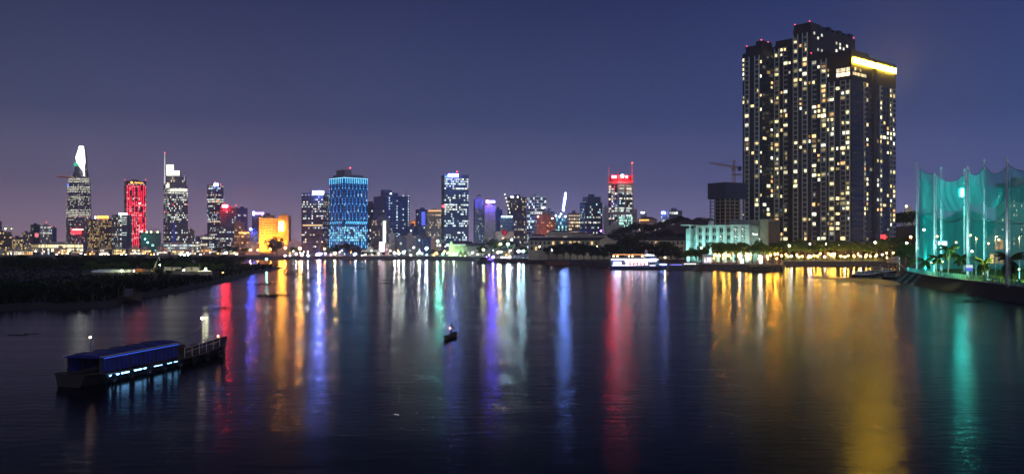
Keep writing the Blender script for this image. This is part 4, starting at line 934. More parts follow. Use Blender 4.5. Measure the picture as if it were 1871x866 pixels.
DPT = slen((CL[0] + d[0] * a3, CL[1] + d[1] * a3), inn, 1423)
b = MB(); b.obox(CL, d, inn, pos(1390), a3, -1.0, DPT, GZ - .4, Z(401, 495)); b.build('stair_block', mat('bare_render', (.34, .33, .28), .85), root)
b = MB(); b.obox(CL, d, inn, a3 + .02, a3 + .3, -.6, DPT - .4, GZ - .4, Z(404.5, 495)); b.build('brown_end_wall', mat('brown_render', (.17, .14, .10), .85), root)
b = MB(); b.obox(CL, d, inn, pos(1286), pos(1290), 5, 9, Z(414, 515), Z(403, 515)); b.build('roof_tank', TF, root)
lw = MB()
for px, z in ((1376, 18.5), (1379, 18.5), (1381, 18.6), (1386, 16), (1388, 18), (1387, 14.5), (1374, 19)):
    a = pos(px); s_ = .35; lw.quad(*[(CL[0] + d[0] * t + inn[0] * .5, CL[1] + d[1] * t + inn[1] * .5, zz) for t, zz in ((a, z), (a + s_ * 2, z), (a + s_ * 2, z + .8), (a, z + .8))], col=(2.2, 2.3, 2.2))
lw.build('lit_windows', LITW, root, kind='stuff')
TQ = (.34, 1, .88)
for i, (px, kk) in enumerate(((1256, 1.5), (1276, 1.6), (1300, .9), (1322, .8), (1345, .8), (1366, .9))):
    a = pos(px); p = (CL[0] + d[0] * a - inn[0] * 9, CL[1] + d[1] * a - inn[1] * 9, GZ + .8)
    flood(p, (p[0] + inn[0] * 9, p[1] + inn[1] * 9, 15), TQ, 7500 * kk, 'turquoise floodlight on the ground before the office, %s from the left' % ORD[i], 120, group='turquoise floodlights')

# ------------------------------------------------------------------ building under construction with tower crane
D = 640
C_ = P(1325, D - 20); u_ = (math.cos(R(30)), math.sin(R(30))); v_ = (-u_[1], u_[0]); bl_ = slen(C_, v_, 1296); al_ = slen(C_, u_, 1362)
root = thing('construction_tower', 'unfinished concrete tower with open floors and navy safety screens on top', 'building', (C_[0], C_[1], GZ))
zt = Z(361, D - 20); n_f = 17; dz = (zt - GZ) / n_f
b = MB(); b.obox((0, 0), u_, v_, 0, al_, 0, bl_, 0, .45); fmesh2 = b.mesh('floor_slab', mat('raw_concrete', (.38, .35, .28), .9))
for j in range(n_f + 1):
    o = put('floor_slab', fmesh2, root, (0, 0, j * dz))
b = MB()
for a in np.linspace(0.3, al_ - .9, 5):
    for c in np.linspace(.3, bl_ - .9, 4): b.obox(C_, u_, v_, a, a + .6, c, c + .6, GZ, zt)
b.build('columns', MATS['raw_concrete'], root, kind='stuff')
b = MB(); b.obox(C_, u_, v_, 2.5, al_ - 2.5, 2.5, bl_ - 2.5, GZ, zt); b.build('core', mat('dark_core', (.04, .04, .04), .9), root)
b = MB(); b.obox(C_, u_, v_, -.1, .5, -.1, .5, GZ, zt); b.build('corner_mast', mat('hoist_tan', (.5, .42, .25), .7), root)
b = MB(); b.obox(C_, u_, v_, -.8, al_ + .8, -.8, bl_ + .8, zt - .5, Z(333, D - 20)); sc_ = b.build('safety_screen', mat('navy_screen', (.015, .035, .11), .7), root)
b = MB()
for z in np.linspace(zt + 1, Z(334, D - 20), 6): b.obox(C_, u_, v_, -1.0, al_ + 1, -1.0, bl_ + 1, z, z + .18)
b.build('screen_rails', DARKM, root)
D = 655
root = thing('tower_crane', 'yellow tower crane rising behind the unfinished concrete tower', 'crane', (X(1341, D), D, GZ))
CRN = mat('crane_yellow', (.55, .30, .12), .6); xm = X(1341, D); zj = Z(305, D)
def lattice(p, q, s_, nseg, up):
    b = MB(); p, q, up = Vector(p), Vector(q), Vector(up); dd = (q - p).normalized(); sd = dd.cross(up).normalized()
    cs = [up * s_ + sd * s_, up * s_ - sd * s_, -up * s_ - sd * s_, -up * s_ + sd * s_]
    for c in cs: b.tube([tuple(p + c), tuple(q + c)], .14, 4)
    for i in range(nseg):
        a0 = p + (q - p) * i / nseg; a1 = p + (q - p) * (i + 1) / nseg
        for c0, c1 in zip(cs, cs[1:] + cs[:1]): b.tube([tuple(a0 + c0), tuple(a1 + c1)], .08, 3, False)
    return b
lattice((xm, D, GZ), (xm, D, zj), .9, 40, (0, 1, 0)).build('mast', CRN, root)
lattice((xm, D, zj), (X(1297, D - 8), D - 8, Z(299.5, D)), .5, 22, (0, 0, 1)).build('jib', CRN, root)
lattice((xm, D, zj), (X(1355, D + 4), D + 4, zj), .5, 7, (0, 0, 1)).build('counter_jib', CRN, root)
lattice((xm, D, zj), (xm, D, Z(293, D)), .45, 5, (0, 1, 0)).build('apex', CRN, root)
b = MB(); b.tube([(xm, D, Z(293, D)), (X(1312, D - 5), D - 5, Z(300.5, D))], .08, 4); b.tube([(xm, D, Z(293, D)), (X(1354, D + 4), D + 4, zj)], .08, 4); b.build('stay_cables', DARKM, root)
b = MB(); b.box(X(1351, D), X(1355.5, D), D + 2, D + 5, zj - 2.5, zj); b.build('counterweight', CONC, root)
b = MB(); b.box(xm - 2, xm - .2, D - 2.6, D - 1, zj - 3, zj - .6); b.build('cab', CRN, root); b = MB(); b.box(xm - 1.6, xm + 5, D - 1.2, D + 1.2, Z(320, D), Z(318, D)); b.build('work_deck', CRN, root)

# ------------------------------------------------------------------ the dark apartment towers
C0 = (229.8, 600.0); tu = (.76, .65); tv = (-.65, .76)
FH = 3.42
FRM = mat('balcony_frame', (.54, .60, .56), .7, var=.2); TDK = mat('tower_cladding', (.02, .025, .028), .45); TGL = mat('tower_glass', (.035, .06, .09), .14, .45, .25, .05, .8)
def pt(a, b_, z): return (C0[0] + a * tu[0] + b_ * tv[0], C0[1] + a * tu[1] + b_ * tv[1], z)
PHI = math.atan2(.65, .76)
def rectmesh(nm, boxes, m):
    b = MB()
    for q in boxes: b.box(*q)
    return b.mesh(nm, m)
# left faces: local x runs along the face to the right (from +b to -b), -y outwards.  right faces: local x runs along +a, -y outwards
WIN_M = rectmesh('window', [(-.5, .5, -.10, .04, 0, 1)], LITO)
BAL_M = rectmesh('balcony', [(-.5, .5, -1.1, 0, -.09, .06), (-.5, -.44, -1.1, 0, .06, .93), (.44, .5, -1.1, 0, .06, .93), (-.44, .44, -1.08, -1.0, .06, .09), (-.44, .44, -1.1, -1.04, .30, .34)], FRM)
BAL_H = rectmesh('balcony', [(-.5, .5, -.5, 0, .84, .95), (-.5, -.40, -.5, 0, .1, .84), (-.40, .5, -.5, 0, .06, .14)], FRM)
def ltrans(face, s_, z, off, b0, a0):
    if face == 'L': return pt(a0 - off, s_, z), PHI - math.pi / 2      # x axis = -tv
    return pt(s_, b0 - off, z), PHI
WC = [(1, .80, .34), (1, .84, .42), (1, .76, .30), (.97, .95, .75), (1, .88, .52), (1, .55, .20)]
tr = random.Random(77)
def towerblock(root, part, a0, a1, b0, b1, zt, z0=16.0, lbays=(), rbays=(), top=2.0):
    b = MB()
    b.obox(C0, tu, tv, a0, a1, b0, b1, z0, zt); blk = b.build(part, TDK, root)
    gl, bands, un = MB(), MB(), MB()
    nf = int((zt - top - z0) / FH)
    for face, bays in (('L', lbays), ('R', rbays)):
        dxy = (-tv[0], -tv[1]) if face == 'L' else tu; inn_ = tu if face == 'L' else tv
        org = pt(a0, 0, 0) if face == 'L' else pt(0, b0, 0)
        for (s0, s1, typ, p) in bays:
            ctr_ = (s0 + s1) / 2; wd = abs(s1 - s0)
            sg = -1 if face == 'L' else 1
            l0, l1 = min(sg * s0, sg * s1), max(sg * s0, sg * s1)
            # continuous glazing behind the bay, slabs at every floor
            if typ != 'pier': gl.obox(org[:2], dxy, inn_, l0 + .05, l1 - .05, -.06, .0, z0 + .3, z0 + nf * FH)
            else:
                bands.obox(org[:2], dxy, inn_, l0, l1, -.9, 0, z0, zt - 1); continue
            heat = 1.0
            for j in range(nf):
                z = z0 + j * FH
                if typ in ('glass', 'slit'): bands.obox(org[:2], dxy, inn_, l0, l1, -.22, 0, z - .28, z + .28)
                if j % 6 == 0: heat = tr.uniform(.5, 1.5)
                lit_ = tr.random() < p * heat * 1.0
                if typ in ('bal', 'balh'):
                    loc, rz = ltrans(face, ctr_, z, .07, b0, a0)
                    put('balcony', BAL_M if typ == 'bal' else BAL_H, root, (loc[0] - root.location[0], loc[1] - root.location[1], loc[2] - root.location[2]), rz, (wd, 1, FH))
                if lit_:
                    c = tr.choice(WC); kk = tr.uniform(.9, 2.7) if tr.random() < .8 else tr.uniform(.25, .6)
                    w_ = wd * tr.choice((.42, .55, .8, .86)) if typ != 'slit' else wd * .7
                    off = tr.uniform(-.5, .5) * (wd * .86 - w_)
                    loc, rz = ltrans(face, ctr_ + off, z + FH * .2, .09, b0, a0)
                    put('window', WIN_M, root, (loc[0] - root.location[0], loc[1] - root.location[1], loc[2] - root.location[2]), rz, (w_, 1, FH * tr.choice((.5, .6, .62))), tuple(v * kk for v in c))
                elif typ in ('bal', 'glass', 'balh') and tr.random() < .5:
                    # unlit mullions
                    un.obox(org[:2], dxy, inn_, (l0 + l1) / 2 - .06, (l0 + l1) / 2 + .06, -.14, 0, z, z + FH)
    gl.build('glazing', TGL, root, kind='stuff'); bands.build('floor_bands', TDK, root, kind='stuff'); un.build('mullions', DARKM, root, kind='stuff')
    return blk
def red_lamps(root, lst):
    for a, b_, z in lst:
        o = put('beacon', glow_mesh((1, .05, .08), 8), root, tuple(np.array(pt(a, b_, z)) - np.array(root.location)), 0, (.38, .38, .38))
# tower A, set forward on the left
rA = thing('apartment_tower', 'slender dark apartment tower at the left of the group, lowest roof', 'apartment tower', pt(-14, 60.6, GZ))
zA = 153.0
towerblock(rA, 'wall', -14, 15, 60.6, 77.2, zA, GZ, [(77.2, 75.6, 'slit', .12), (75, 71.2, 'bal', .2), (70.6, 67.2, 'glass', .12), (66.6, 62.8, 'bal', .24), (62.4, 60.9, 'slit', .1)],
           [(-13.6, -9, 'glass', .1), (-8.6, -4, 'glass', .16), (-3.6, -.4, 'slit', .2)])
b = MB(); b.obox(C0, tu, tv, -12.5, 13, 62.5, 75.5, zA, zA + 5); b.obox(C0, tu, tv, -11, 2, 63, 68, zA + 5, zA + 8); b.build('roof', TDK, rA)
red_lamps(rA, [(-12, 75, zA + 5.6), (-10, 64, zA + 8.6), (-3, 63, zA + 8)])
# tower B, stepped
rB = thing('apartment_tower', 'broad stepped dark apartment tower with the glowing yellow roof band', 'apartment tower', pt(0, 30, GZ))
zF, zI, zT, zS = 142.5, 146.5, 166.0, 158.5
towerblock(rB, 'front_block', 0, 62.5, 0, 16.5, zF, 16, [(16.2, 12.2, 'bal', .34), (11.6, 8.6, 'glass', .2), (8.2, 4.4, 'balh', .34), (4.0, .9, 'bal', .4)],
           [(.8, 15.6, 'glass', .16), (16, 19, 'balh', .26), (20, 22.6, 'slit', .2), (23.2, 28.2, 'glass', .05), (28.6, 33.2, 'pier', 0), (34.6, 37.6, 'slit', .3), (38.6, 42, 'balh', .36), (42.6, 48, 'glass', .1), (49, 52, 'slit', .34), (53, 56, 'balh', .34), (57, 61.6, 'balh', .32)], top=15.0)
towerblock(rB, 'middle_block', .6, 50, 16.5, 30.2, zI, 16, [(30, 26.4, 'balh', .3), (25.8, 23.4, 'slit', .22), (22.8, 18.6, 'bal', .38), (18, 16.9, 'slit', .1)])
towerblock(rB, 'tall_block', 0, 61, 30.2, 44.4, zT, 16, [(44, 40.2, 'bal', .3), (39.6, 37.4, 'slit', .16), (36.8, 32.8, 'bal', .34), (32.2, 30.6, 'slit', .2)])
# the upper part of the tall block's long side, above the lower blocks
lw_n = 0
for j in range(6):
    z = 148 + j * FH * .8
    for s_ in (4, 9, 14, 19, 24, 29, 34, 39, 44, 49, 54):
        if tr.random() < .28:
            loc, rz = ltrans('R', s_, z, .1, 30.2, 0); kk = tr.uniform(.4, 2)
            put('window', WIN_M, rB, tuple(np.array(loc) - np.array(rB.location)), rz, (1.9, 1, 1.8), (1 * kk, .95 * kk, .75 * kk))
towerblock(rB, 'left_block', 1.5, 30, 46.8, 60.5, zS, 16, [(60.2, 56.4, 'bal', .28), (55.8, 53.8, 'slit', .14), (53.2, 49.6, 'balh', .32), (49, 47.2, 'slit', .12)])
b = MB(); b.obox(C0, tu, tv, 6, 30, 44.4, 46.8, GZ, 150); b.build('recess', TGL, rB)
b = MB()
b.obox(C0, tu, tv, .2, 61, 30.6, 44.2, zT, zT + 1.0)
b.obox(C0, tu, tv, .6, 14, 31, 44, zT + 1, zT + 4.0)
for q in range(6): b.obox(C0, tu, tv, 16 + q * 7.6, 21 + q * 7.6, 31, 43, zT + 1, zT + 3.2 + (q % 2) * 1.0)
b.obox(C0, tu, tv, 2, 28, 47.3, 60, zS, zS + 3)
b.obox(C0, tu, tv, 1, 48, 17, 30, zI, zI + 1.2); b.obox(C0, tu, tv, 2, 26, 1.2, 15.5, zF, zF + 3.4); b.obox(C0, tu, tv, 0.3, 62.2, .3, 16.2, zF, zF + .9)
b.build('roof', TDK, rB)
b = MB(); b.obox(C0, tu, tv, 1.0, 61.0, -1.1, -.5, 136.6, 140.2); b.build('roof_light_band', em('gold_band', (1, .58, .03), 75), rB)
lw = MB()
for q in range(3):                                            # restaurant floors under the roof
    for (a_, c_) in ((1.2, 3.8), (4.4, 8.0), (8.6, 11.0)):
        z = 128 + q * 3.1
        if q == 2: continue
        kk = 2.4 if q == 0 else 1.2
        loc, rz = ltrans('L', (a_ + c_) / 2, z, .12, 0, 0); put('window', WIN_M, rB, tuple(np.array(loc) - np.array(rB.location)), rz, (c_ - a_, 1, 2.6), (kk, kk * .84, kk * .55))
    for s_ in range(8):
        if q < 2 and tr.random() < (.85 if q == 0 else .4):
            kk = tr.uniform(.5, 2.0); loc, rz = ltrans('R', 2.5 + s_ * 2.3, 128.6 + q * 3.2, .12, 0, 0); put('window', WIN_M, rB, tuple(np.array(loc) - np.array(rB.location)), rz, (1.7, 1, 2.0), (kk, kk * .75, kk * .38))
loc, rz = ltrans('L', 20.5, 101.5, .3, 0, .6); put('window', WIN_M, rB, tuple(np.array(loc) - np.array(rB.location)), rz, (3.6, 1, 2.3), (14, 8.5, 3.6))
for s_ in range(5):
    loc, rz = ltrans('R', 40 + s_ * 2.0, 17.2, .3, 0, 0); put('red_panel', rectmesh('red_panel', [(-.5, .5, -.1, .04, 0, 1)], em('red_panel_light', (1, .06, .07), 2.2)) if s_ == 0 else bpy.data.meshes['red_panel'], rB, tuple(np.array(loc) - np.array(rB.location)), rz, (1.7, 1, 3.4 - (s_ == 4) * 1.2))
red_lamps(rB, [(1, 43.6, zT + 4.6), (1, 32, zT + 4.8), (60, 31, zT + 2), (.2, 30.3, 148)])
# podium portico
PB = mat('podium_stone', (.42, .36, .26), .8)
b = MB(); b.obox(C0, tu, tv, 2, 62, 2, 60, GZ - .3, 15.9); b.build('podium_core', TDK, rB)
b = MB(); b.obox(C0, tu, tv, -3, 63, -3.2, -1.2, 12.6, 15.4); b.build('podium_beam', PB, rB); b = MB(); b.obox(C0, tu, tv, -3.2, -1.2, -1.1, 60, 12.6, 15.4); b.build('podium_beam', PB, rB)
colm = MB(); colm.obox((0, 0), tu, tv, -.6, .6, -.6, .6, 0, 9.55); cmesh = colm.mesh('podium_column', PB)
for s_ in (-2, 8, 19, 30, 41, 52, 62): put('podium_column', cmesh, rB, tuple(np.array(pt(s_, -2.2, GZ)) - np.array(rB.location)))
for s_ in (8, 18, 28, 38, 48, 58): put('podium_column', cmesh, rB, tuple(np.array(pt(-2.2, s_, GZ)) - np.array(rB.location)))

# ------------------------------------------------------------------ promenade: lawn, rail, lamps, trees, kiosks
LAWN = leafmat('lawn', (.07, .12, .03), .05); PAVE = mat('promenade_paving', (.30, .26, .20), .85, scale=.5)
def strip(name, p, q, w0, w1, z, m):
    dx, dy = q[0] - p[0], q[1] - p[1]; ln = math.hypot(dx, dy); u = (dx / ln, dy / ln); v = (-u[1], u[0])
    b = MB(); b.quad(*[(p[0] + u[0] * a + v[0] * c, p[1] + u[1] * a + v[1] * c, z) for a, c in ((0, w0), (ln, w0), (ln, w1), (0, w1))]); return tag(b.build(name, m), kind='structure')
strip('promenade', P(1240, 471), P(1426, 441), .7, 8, GZ + .008, PAVE)
strip('promenade', P(1432, 546), P(1638, 546), .7, 9, GZ + .008, PAVE)
LW0, LW1 = 556.0, 576.0
def lawn_z(D): return GZ + .012 + 2.6 * min(1, max(0, (D - LW0) / (LW1 - LW0)))
b = MB(); b.quad((X(1433, LW0), LW0, lawn_z(LW0)), (X(1640, LW0), LW0, lawn_z(LW0)), (X(1640, LW1), LW1, lawn_z(LW1)), (X(1433, LW1), LW1, lawn_z(LW1)))
b.quad((X(1433, LW1), LW1, lawn_z(LW1)), (X(1640, LW1), LW1, lawn_z(LW1)), (X(1640, LW1), LW1 + .3, GZ), (X(1433, LW1), LW1 + .3, GZ)); tag(b.build('lawn', LAWN), kind='structure')
def railing(p, q, label, m=METAL, h_=1.1, step=2.0, mid=3):
    dx, dy = q[0] - p[0], q[1] - p[1]; ln = math.hypot(dx, dy); u = (dx / ln, dy / ln)
    root = thing('railing', label, 'railing', (p[0], p[1], GZ), math.atan2(dy, dx))
    b = MB(); b.box(-.04, .04, -.04, .04, 0, h_); pm_ = b.mesh('post', m)
    for i in range(int(ln / step) + 1): put('post', pm_, root, (i * step, 1.0, .24))
    for j in range(mid):
        b = MB(); b.tube([(0, 1.0, .24 + h_ * (j + 1) / mid), (ln, 1.0, .24 + h_ * (j + 1) / mid)], .035, 5); o = link(bpy.data.objects.new('rail', b.mesh('rail', m))); o.parent = root
railing(P(1432, 545), P(1638, 545), 'thin steel railing along the quay below the dark towers')
railing(P(1240, 470), P(1300, 455), 'steel railing on the quay end beside the white cruise boat')
railing(P(1300, 455), P(1426, 440), 'steel railing on the quay before the turquoise office')

pl = random.Random(55)
PW = (1, .40, .04); PYW = (1, .60, .08)
tl = []
for i in range(26): tl.append((1292 + i * 13.6 + pl.uniform(-4, 4), pl.uniform(552, 580) if 1292 + i * 13.6 > 1422 else pl.uniform(462, 478), pl.uniform(9.5, 13)))
for i in range(12): tl.append((1425 + i * 18 + pl.uniform(-5, 5), pl.uniform(582, 592), pl.uniform(12, 15)))
tl += [(1253, 486, 7), (1262, 490, 9), (1272, 480, 8), (1282, 474, 6.5), (1650, 420, 9), (1660, 400, 11), (1645, 440, 8)]
tl.sort()
for i, (px, D, h_) in enumerate(tl):
    tree(TREES, px, D, h_, 'leafy tree on the lamplit promenade, %s from the left' % ordn(i), 'promenade trees', wide=1.05, zb=(lawn_z(D) if 1430 < px < 1640 and LW0 < D < LW1 else GZ))
pls = [(1307, 466, 1), (1317, 467, 1), (1323, 466, 0), (1332, 467, 1), (1350, 467, 1), (1352, 470, 2), (1363, 467, 1), (1372, 466, 0), (1388, 468, 2), (1391, 470, 2), (1416, 464, 1), (1421, 464, 1), (1428, 467, 1), (1436, 465, 0), (1446, 468, 2), (1478, 468, 2), (1482, 469, 2), (1494, 468, 1), (1499, 463.5, 1), (1507, 469, 2), (1514, 463, 1), (1518, 466, 0), (1522, 463.5, 1), (1526, 464, 1), (1536, 468, 1), (1544, 469, 2), (1560, 467, 1), (1568, 464, 1), (1572, 468, 2), (1583, 466, 1), (1602, 466, 1), (1612, 465, 2), (1620, 462.5, 1), (1632, 462, 1), (1402, 468, 1), (1408, 466, 1), (1456, 466, 0), (1466, 468, 1), (1488, 467, 1), (1550, 467, 1), (1590, 468, 0)]
for i, (px, py, c) in enumerate(sorted(pls)):
    D = 549 if px > 1425 else 462 + (1400 - px) * .1
    street_lamp(px, py, D + pl.uniform(0, 6), '%s globe lamp on the promenade, %s from the left' % (('Golden', 'Amber', 'White')[c], ordn(i)), (PYW, PW, (1, .95, .85))[c], (500, 620, 300)[c], .30, hood=False, group='promenade globe lamps')
for i, (px, py, D, c, kk, r) in enumerate(((1442, 449, 556, (1, .97, .85), 60, .5), (1480, 446, 575, (1, .97, .9), 35, .45), (1510, 446, 575, (1, .97, .9), 45, .5), (1532, 447, 575, (.8, .9, 1), 30, .45), (1599, 443, 572, (1, .97, .9), 45, .6), (1638, 445, 560, (1, .96, .85), 80, .6), (1657, 444, 500, (1, .93, .8), 80, .5), (1664, 433, 480, (1, .25, .05), 160, .6), (1349, 452, 475, (1, 1, .9), 55, .45), (1282, 453, 478, (1, 1, .9), 50, .45))):
    street_lamp(px, py, D, ('tall white street lamp before the left half of the dark towers', 'white street lamp under the podium, left one', 'white street lamp under the podium, middle one', 'bluish street lamp beneath the podium beam', 'double white street lamp under the right tower podium', 'bright white street lamp at the right end of the podium', 'white street lamp left of the golf net', 'deep orange street lamp left of the golf net', 'white street lamp in front of the turquoise office centre', 'white street lamp at the left bay of the turquoise office')[i], c, kk, r, group='tall street lamps')
for i in range(8):  # low lamps added to light the tree crowns from below
    px = 1304 + i * 16.5
    street_lamp(px, 472.5, 474 - i * .6, 'added low garden lamp under the trees before the turquoise office, %s from the left' % ORD[i], (1, .55, .07), 260, .2, hood=False, group='added garden lamps before the office')
for i in range(10):  # more low lamps added to light these crowns
    street_lamp(1440 + i * 20 + pl.uniform(-3, 3), 469.5 + pl.uniform(-1, 1), 562 + pl.uniform(-3, 8), 'added low garden lamp under the trees before the dark towers, %s from the left' % ORD[i], (1, .58, .08), 420, .26, hood=False, zb=GZ + .7, group='added garden lamps before the towers')
k = bld('kiosk', 'white lit kiosk on the quay under the turquoise office', 1285, 1286, 1300, 467.5, 462, WHITE, WHITE, 1, 2, pattern(300, .9, [(1, .9, .95)], 1, 2.5), phi=5, roof=False); b = MB(); b.obox(k.C, k.u, k.v, -.5, k.a + .5, -.5, k.b + .5, k.z1, k.z1 + .2); b.build('roof', WHITE, k.root); 
for i, px in enumerate((1356, 1390)):
    t = thing('banner_stand', 'small white lit banner on the promenade, %s one' % ('left' if i == 0 else 'right'), 'banner', (X(px, 458), 458, GZ), 0, 'lit banners'); b = MB(); b.box(-.8, .8, -.1, .1, .4, 2.6); o = link(bpy.data.objects.new('panel', b.mesh('panel', em('banner_white', (.9, .92, 1), 2.5)))); o.parent = t
    b = MB(); b.box(-.7, -.6, -.08, .08, 0, 2.7); b.box(.6, .7, -.08, .08, 0, 2.7); b.box(-.9, .9, -.25, .25, 0, .1); o = link(bpy.data.objects.new('stand', b.mesh('stand', METAL))); o.parent = t
# jetty
root = thing('jetty', 'dark wooden jetty on piles beside the quay end', 'jetty', (*P(1390, 425), 0))
x0, x1 = X(1372, 425), X(1412, 425)
b = MB(); b.box(x0, x1, 420, 432, 2.3, 2.7); b.build('deck', WOOD, root)
for q in range(6):
    for yy in (421, 431): b = MB(); b.tube([(x0 + .5 + q * (x1 - x0 - 1) / 5, yy, -2), (x0 + .5 + q * (x1 - x0 - 1) / 5, yy, 2.3)], .3, 7); b.build('pile', WOOD, root)
# white tent roof at the right end of the quay
root = thing('shelter', 'pale pitched shelter at the right end of the quay', 'shelter', (*P(1635, 500), GZ)); x0, x1 = X(1622, 500), X(1644, 500)
b = MB(); b.v = [(x0, 497, 5.4), (x1, 497, 6.4), (x1, 503, 6.4), (x0, 503, 5.4), (x0, 497, 5.2), (x1, 497, 6.2), (x1, 503, 6.2), (x0, 503, 5.2)]; b.f = [(0, 1, 2, 3), (7, 6, 5, 4), (0, 4, 5, 1), (1, 5, 6, 2), (2, 6, 7, 3), (3, 7, 4, 0)]; b.c = [None] * 6; b.build('roof', WHITE, root)
b = MB(); b.box(x0 + .5, x1 - .3, 498, 502.6, GZ, 5.1); b.build('wall', CREAM, root)

# ------------------------------------------------------------------ driving range: poles, net, palms
TURF = leafmat('range_turf', (.09, .16, .03), .05)
slab('range_turf', [P(1668, 322), P(1708, 274), P(1871, 202), P(2300, 128), P(2600, 300), P(1900, 470), P(1690, 470)], GZ + .010, TURF)
PW_ = mat('pole_paint', (.75, .8, .8), .5)
poles = [(1675, 331, 297), (1707.5, 286, 318), (1768, 256, 306), (1840, 203, 292)]
inner = [(1719.5, 330, 307), (1762, 320, 310), (1798, 282, 292)]
names = {1675: 'leftmost tall white net pole', 1707.5: 'ladder-like net pole second from the left', 1768: 'net pole right of the bright floodlight', 1840: 'nearest white net pole behind the rightmost palm', 1719.5: 'thin net pole just right of the ladder-like one', 1762: 'net pole carrying the bright turquoise floodlight', 1798: 'net pole between the floodlight pole and the nearest pole'}
def net_pole(px, D, pyt):
    h_ = Z(pyt, D) - GZ; root = thing('net_pole', names[px] + ' at the driving range', 'pole', (X(px, D), D, GZ), 0, 'poles of the golf net')
    b = MB(); b.tube([(0, 0, -.2), (0, 0, h_)], [.30, .18], 8); o = link(bpy.data.objects.new('shaft', b.mesh('shaft', PW_, True))); o.parent = root
    b = MB(); b.tube([(0, 0, 0), (0, 0, .5)], .55, 8); o = link(bpy.data.objects.new('footing', b.mesh('footing', CONC))); o.parent = root
    b = MB(); b.box(-.5, .5, -.12, .12, h_ - .5, h_ - .3); b.ball((0, 0, h_ + .1), .28); o = link(bpy.data.objects.new('cap', b.mesh('cap', PW_))); o.parent = root
    b = MB()
    for s_ in (-1, 1): b.tube([(s_ * .45, -.35, .5), (s_ * .45, -.35, h_ * .97)], .05, 4)
    if px == 1707.5:
        for q in range(int(h_ / .6)): b.tube([(-.45, -.35, .6 + q * .6), (.45, -.35, .6 + q * .6)], .04, 3)
    else:
        for q in range(int(h_ / 4)): b.tube([(-.45, -.35, .6 + q * 4), (.45, -.35, .6 + q * 4)], .04, 3)
    o = link(bpy.data.objects.new('ladder', b.mesh('ladder', PW_))); o.parent = root
    return root
for p in poles + inner: net_pole(*p)
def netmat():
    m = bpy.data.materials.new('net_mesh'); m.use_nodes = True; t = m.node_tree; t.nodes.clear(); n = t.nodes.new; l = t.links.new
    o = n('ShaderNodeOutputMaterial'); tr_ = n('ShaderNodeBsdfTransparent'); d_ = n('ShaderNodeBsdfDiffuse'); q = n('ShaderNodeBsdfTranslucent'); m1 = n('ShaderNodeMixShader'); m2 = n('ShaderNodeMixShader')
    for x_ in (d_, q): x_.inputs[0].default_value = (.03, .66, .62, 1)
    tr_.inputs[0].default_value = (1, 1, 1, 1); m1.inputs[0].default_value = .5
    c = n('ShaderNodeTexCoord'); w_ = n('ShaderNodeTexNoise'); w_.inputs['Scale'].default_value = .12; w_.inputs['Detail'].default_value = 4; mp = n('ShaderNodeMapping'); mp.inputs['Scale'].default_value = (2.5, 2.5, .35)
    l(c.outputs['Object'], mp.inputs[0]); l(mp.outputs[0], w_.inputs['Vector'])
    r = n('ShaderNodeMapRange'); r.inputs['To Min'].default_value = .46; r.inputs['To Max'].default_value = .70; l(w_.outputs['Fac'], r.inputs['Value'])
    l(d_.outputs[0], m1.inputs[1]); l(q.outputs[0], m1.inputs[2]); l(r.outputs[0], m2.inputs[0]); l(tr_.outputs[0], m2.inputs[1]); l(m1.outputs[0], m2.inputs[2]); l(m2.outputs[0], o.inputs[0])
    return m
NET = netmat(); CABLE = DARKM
def net_panel(A, B, zA, zB, sag, label, bulge=1.2, zb=GZ + .3, bsag=0.0, group='panels of the golf net'):
    root = thing('safety_net', label, 'net', (A[0], A[1], GZ), 0, group)
    b = MB(); nx, nz_ = 18, 14; idx = {}
    dx, dy = B[0] - A[0], B[1] - A[1]; ln = math.hypot(dx, dy); nv = (-dy / ln, dx / ln); top = []
    for i in range(nx + 1):
        s_ = i / nx; zt_ = zA + (zB - zA) * s_ - sag * 4 * s_ * (1 - s_); zl = zb - bsag * 4 * s_ * (1 - s_)
        for j in range(nz_ + 1):
            t = j / nz_; bl = bulge * math.sin(math.pi * s_) * math.sin(math.pi * t) + .25 * math.sin(i * 1.7 + j * .6)
            idx[i, j] = len(b.v); b.v.append((A[0] + dx * s_ + nv[0] * bl, A[1] + dy * s_ + nv[1] * bl, zl + (zt_ - zl) * t))
        top.append((A[0] + dx * s_, A[1] + dy * s_, zt_ + .02))
    for i in range(nx):
        for j in range(nz_): b.f.append((idx[i, j], idx[i + 1, j], idx[i + 1, j + 1], idx[i, j + 1])); b.c.append(None)
    b.build('mesh', NET, root, smooth=True)
    c = MB(); c.tube(top, .07, 4, False); c.build('top_cable', CABLE, root)
    c = MB(); zm = (zA + zB) / 2 * .62
    c.tube([(A[0] + dx * i / 18 - nv[0] * .3, A[1] + dy * i / 18 - nv[1] * .3, zm - sag * .9 * 4 * (i / 18) * (1 - i / 18)) for i in range(19)], .07, 4, False); c.build('middle_cable', CABLE, root)
def pp(px, D): return P(px, D)
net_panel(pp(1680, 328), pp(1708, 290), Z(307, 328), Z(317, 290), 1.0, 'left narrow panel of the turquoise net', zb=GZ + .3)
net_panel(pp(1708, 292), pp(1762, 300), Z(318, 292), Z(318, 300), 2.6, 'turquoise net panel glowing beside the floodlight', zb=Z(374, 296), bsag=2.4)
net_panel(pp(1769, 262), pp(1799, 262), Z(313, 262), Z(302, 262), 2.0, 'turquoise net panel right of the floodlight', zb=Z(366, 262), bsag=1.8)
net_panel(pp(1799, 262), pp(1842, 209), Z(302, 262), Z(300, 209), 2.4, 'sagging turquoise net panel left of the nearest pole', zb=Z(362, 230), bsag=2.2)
net_panel(pp(1842, 209), pp(1915, 170), Z(300, 209), Z(290, 170), 2.0, 'turquoise net panel cut by the right picture edge', zb=Z(352, 190), bsag=2.0)
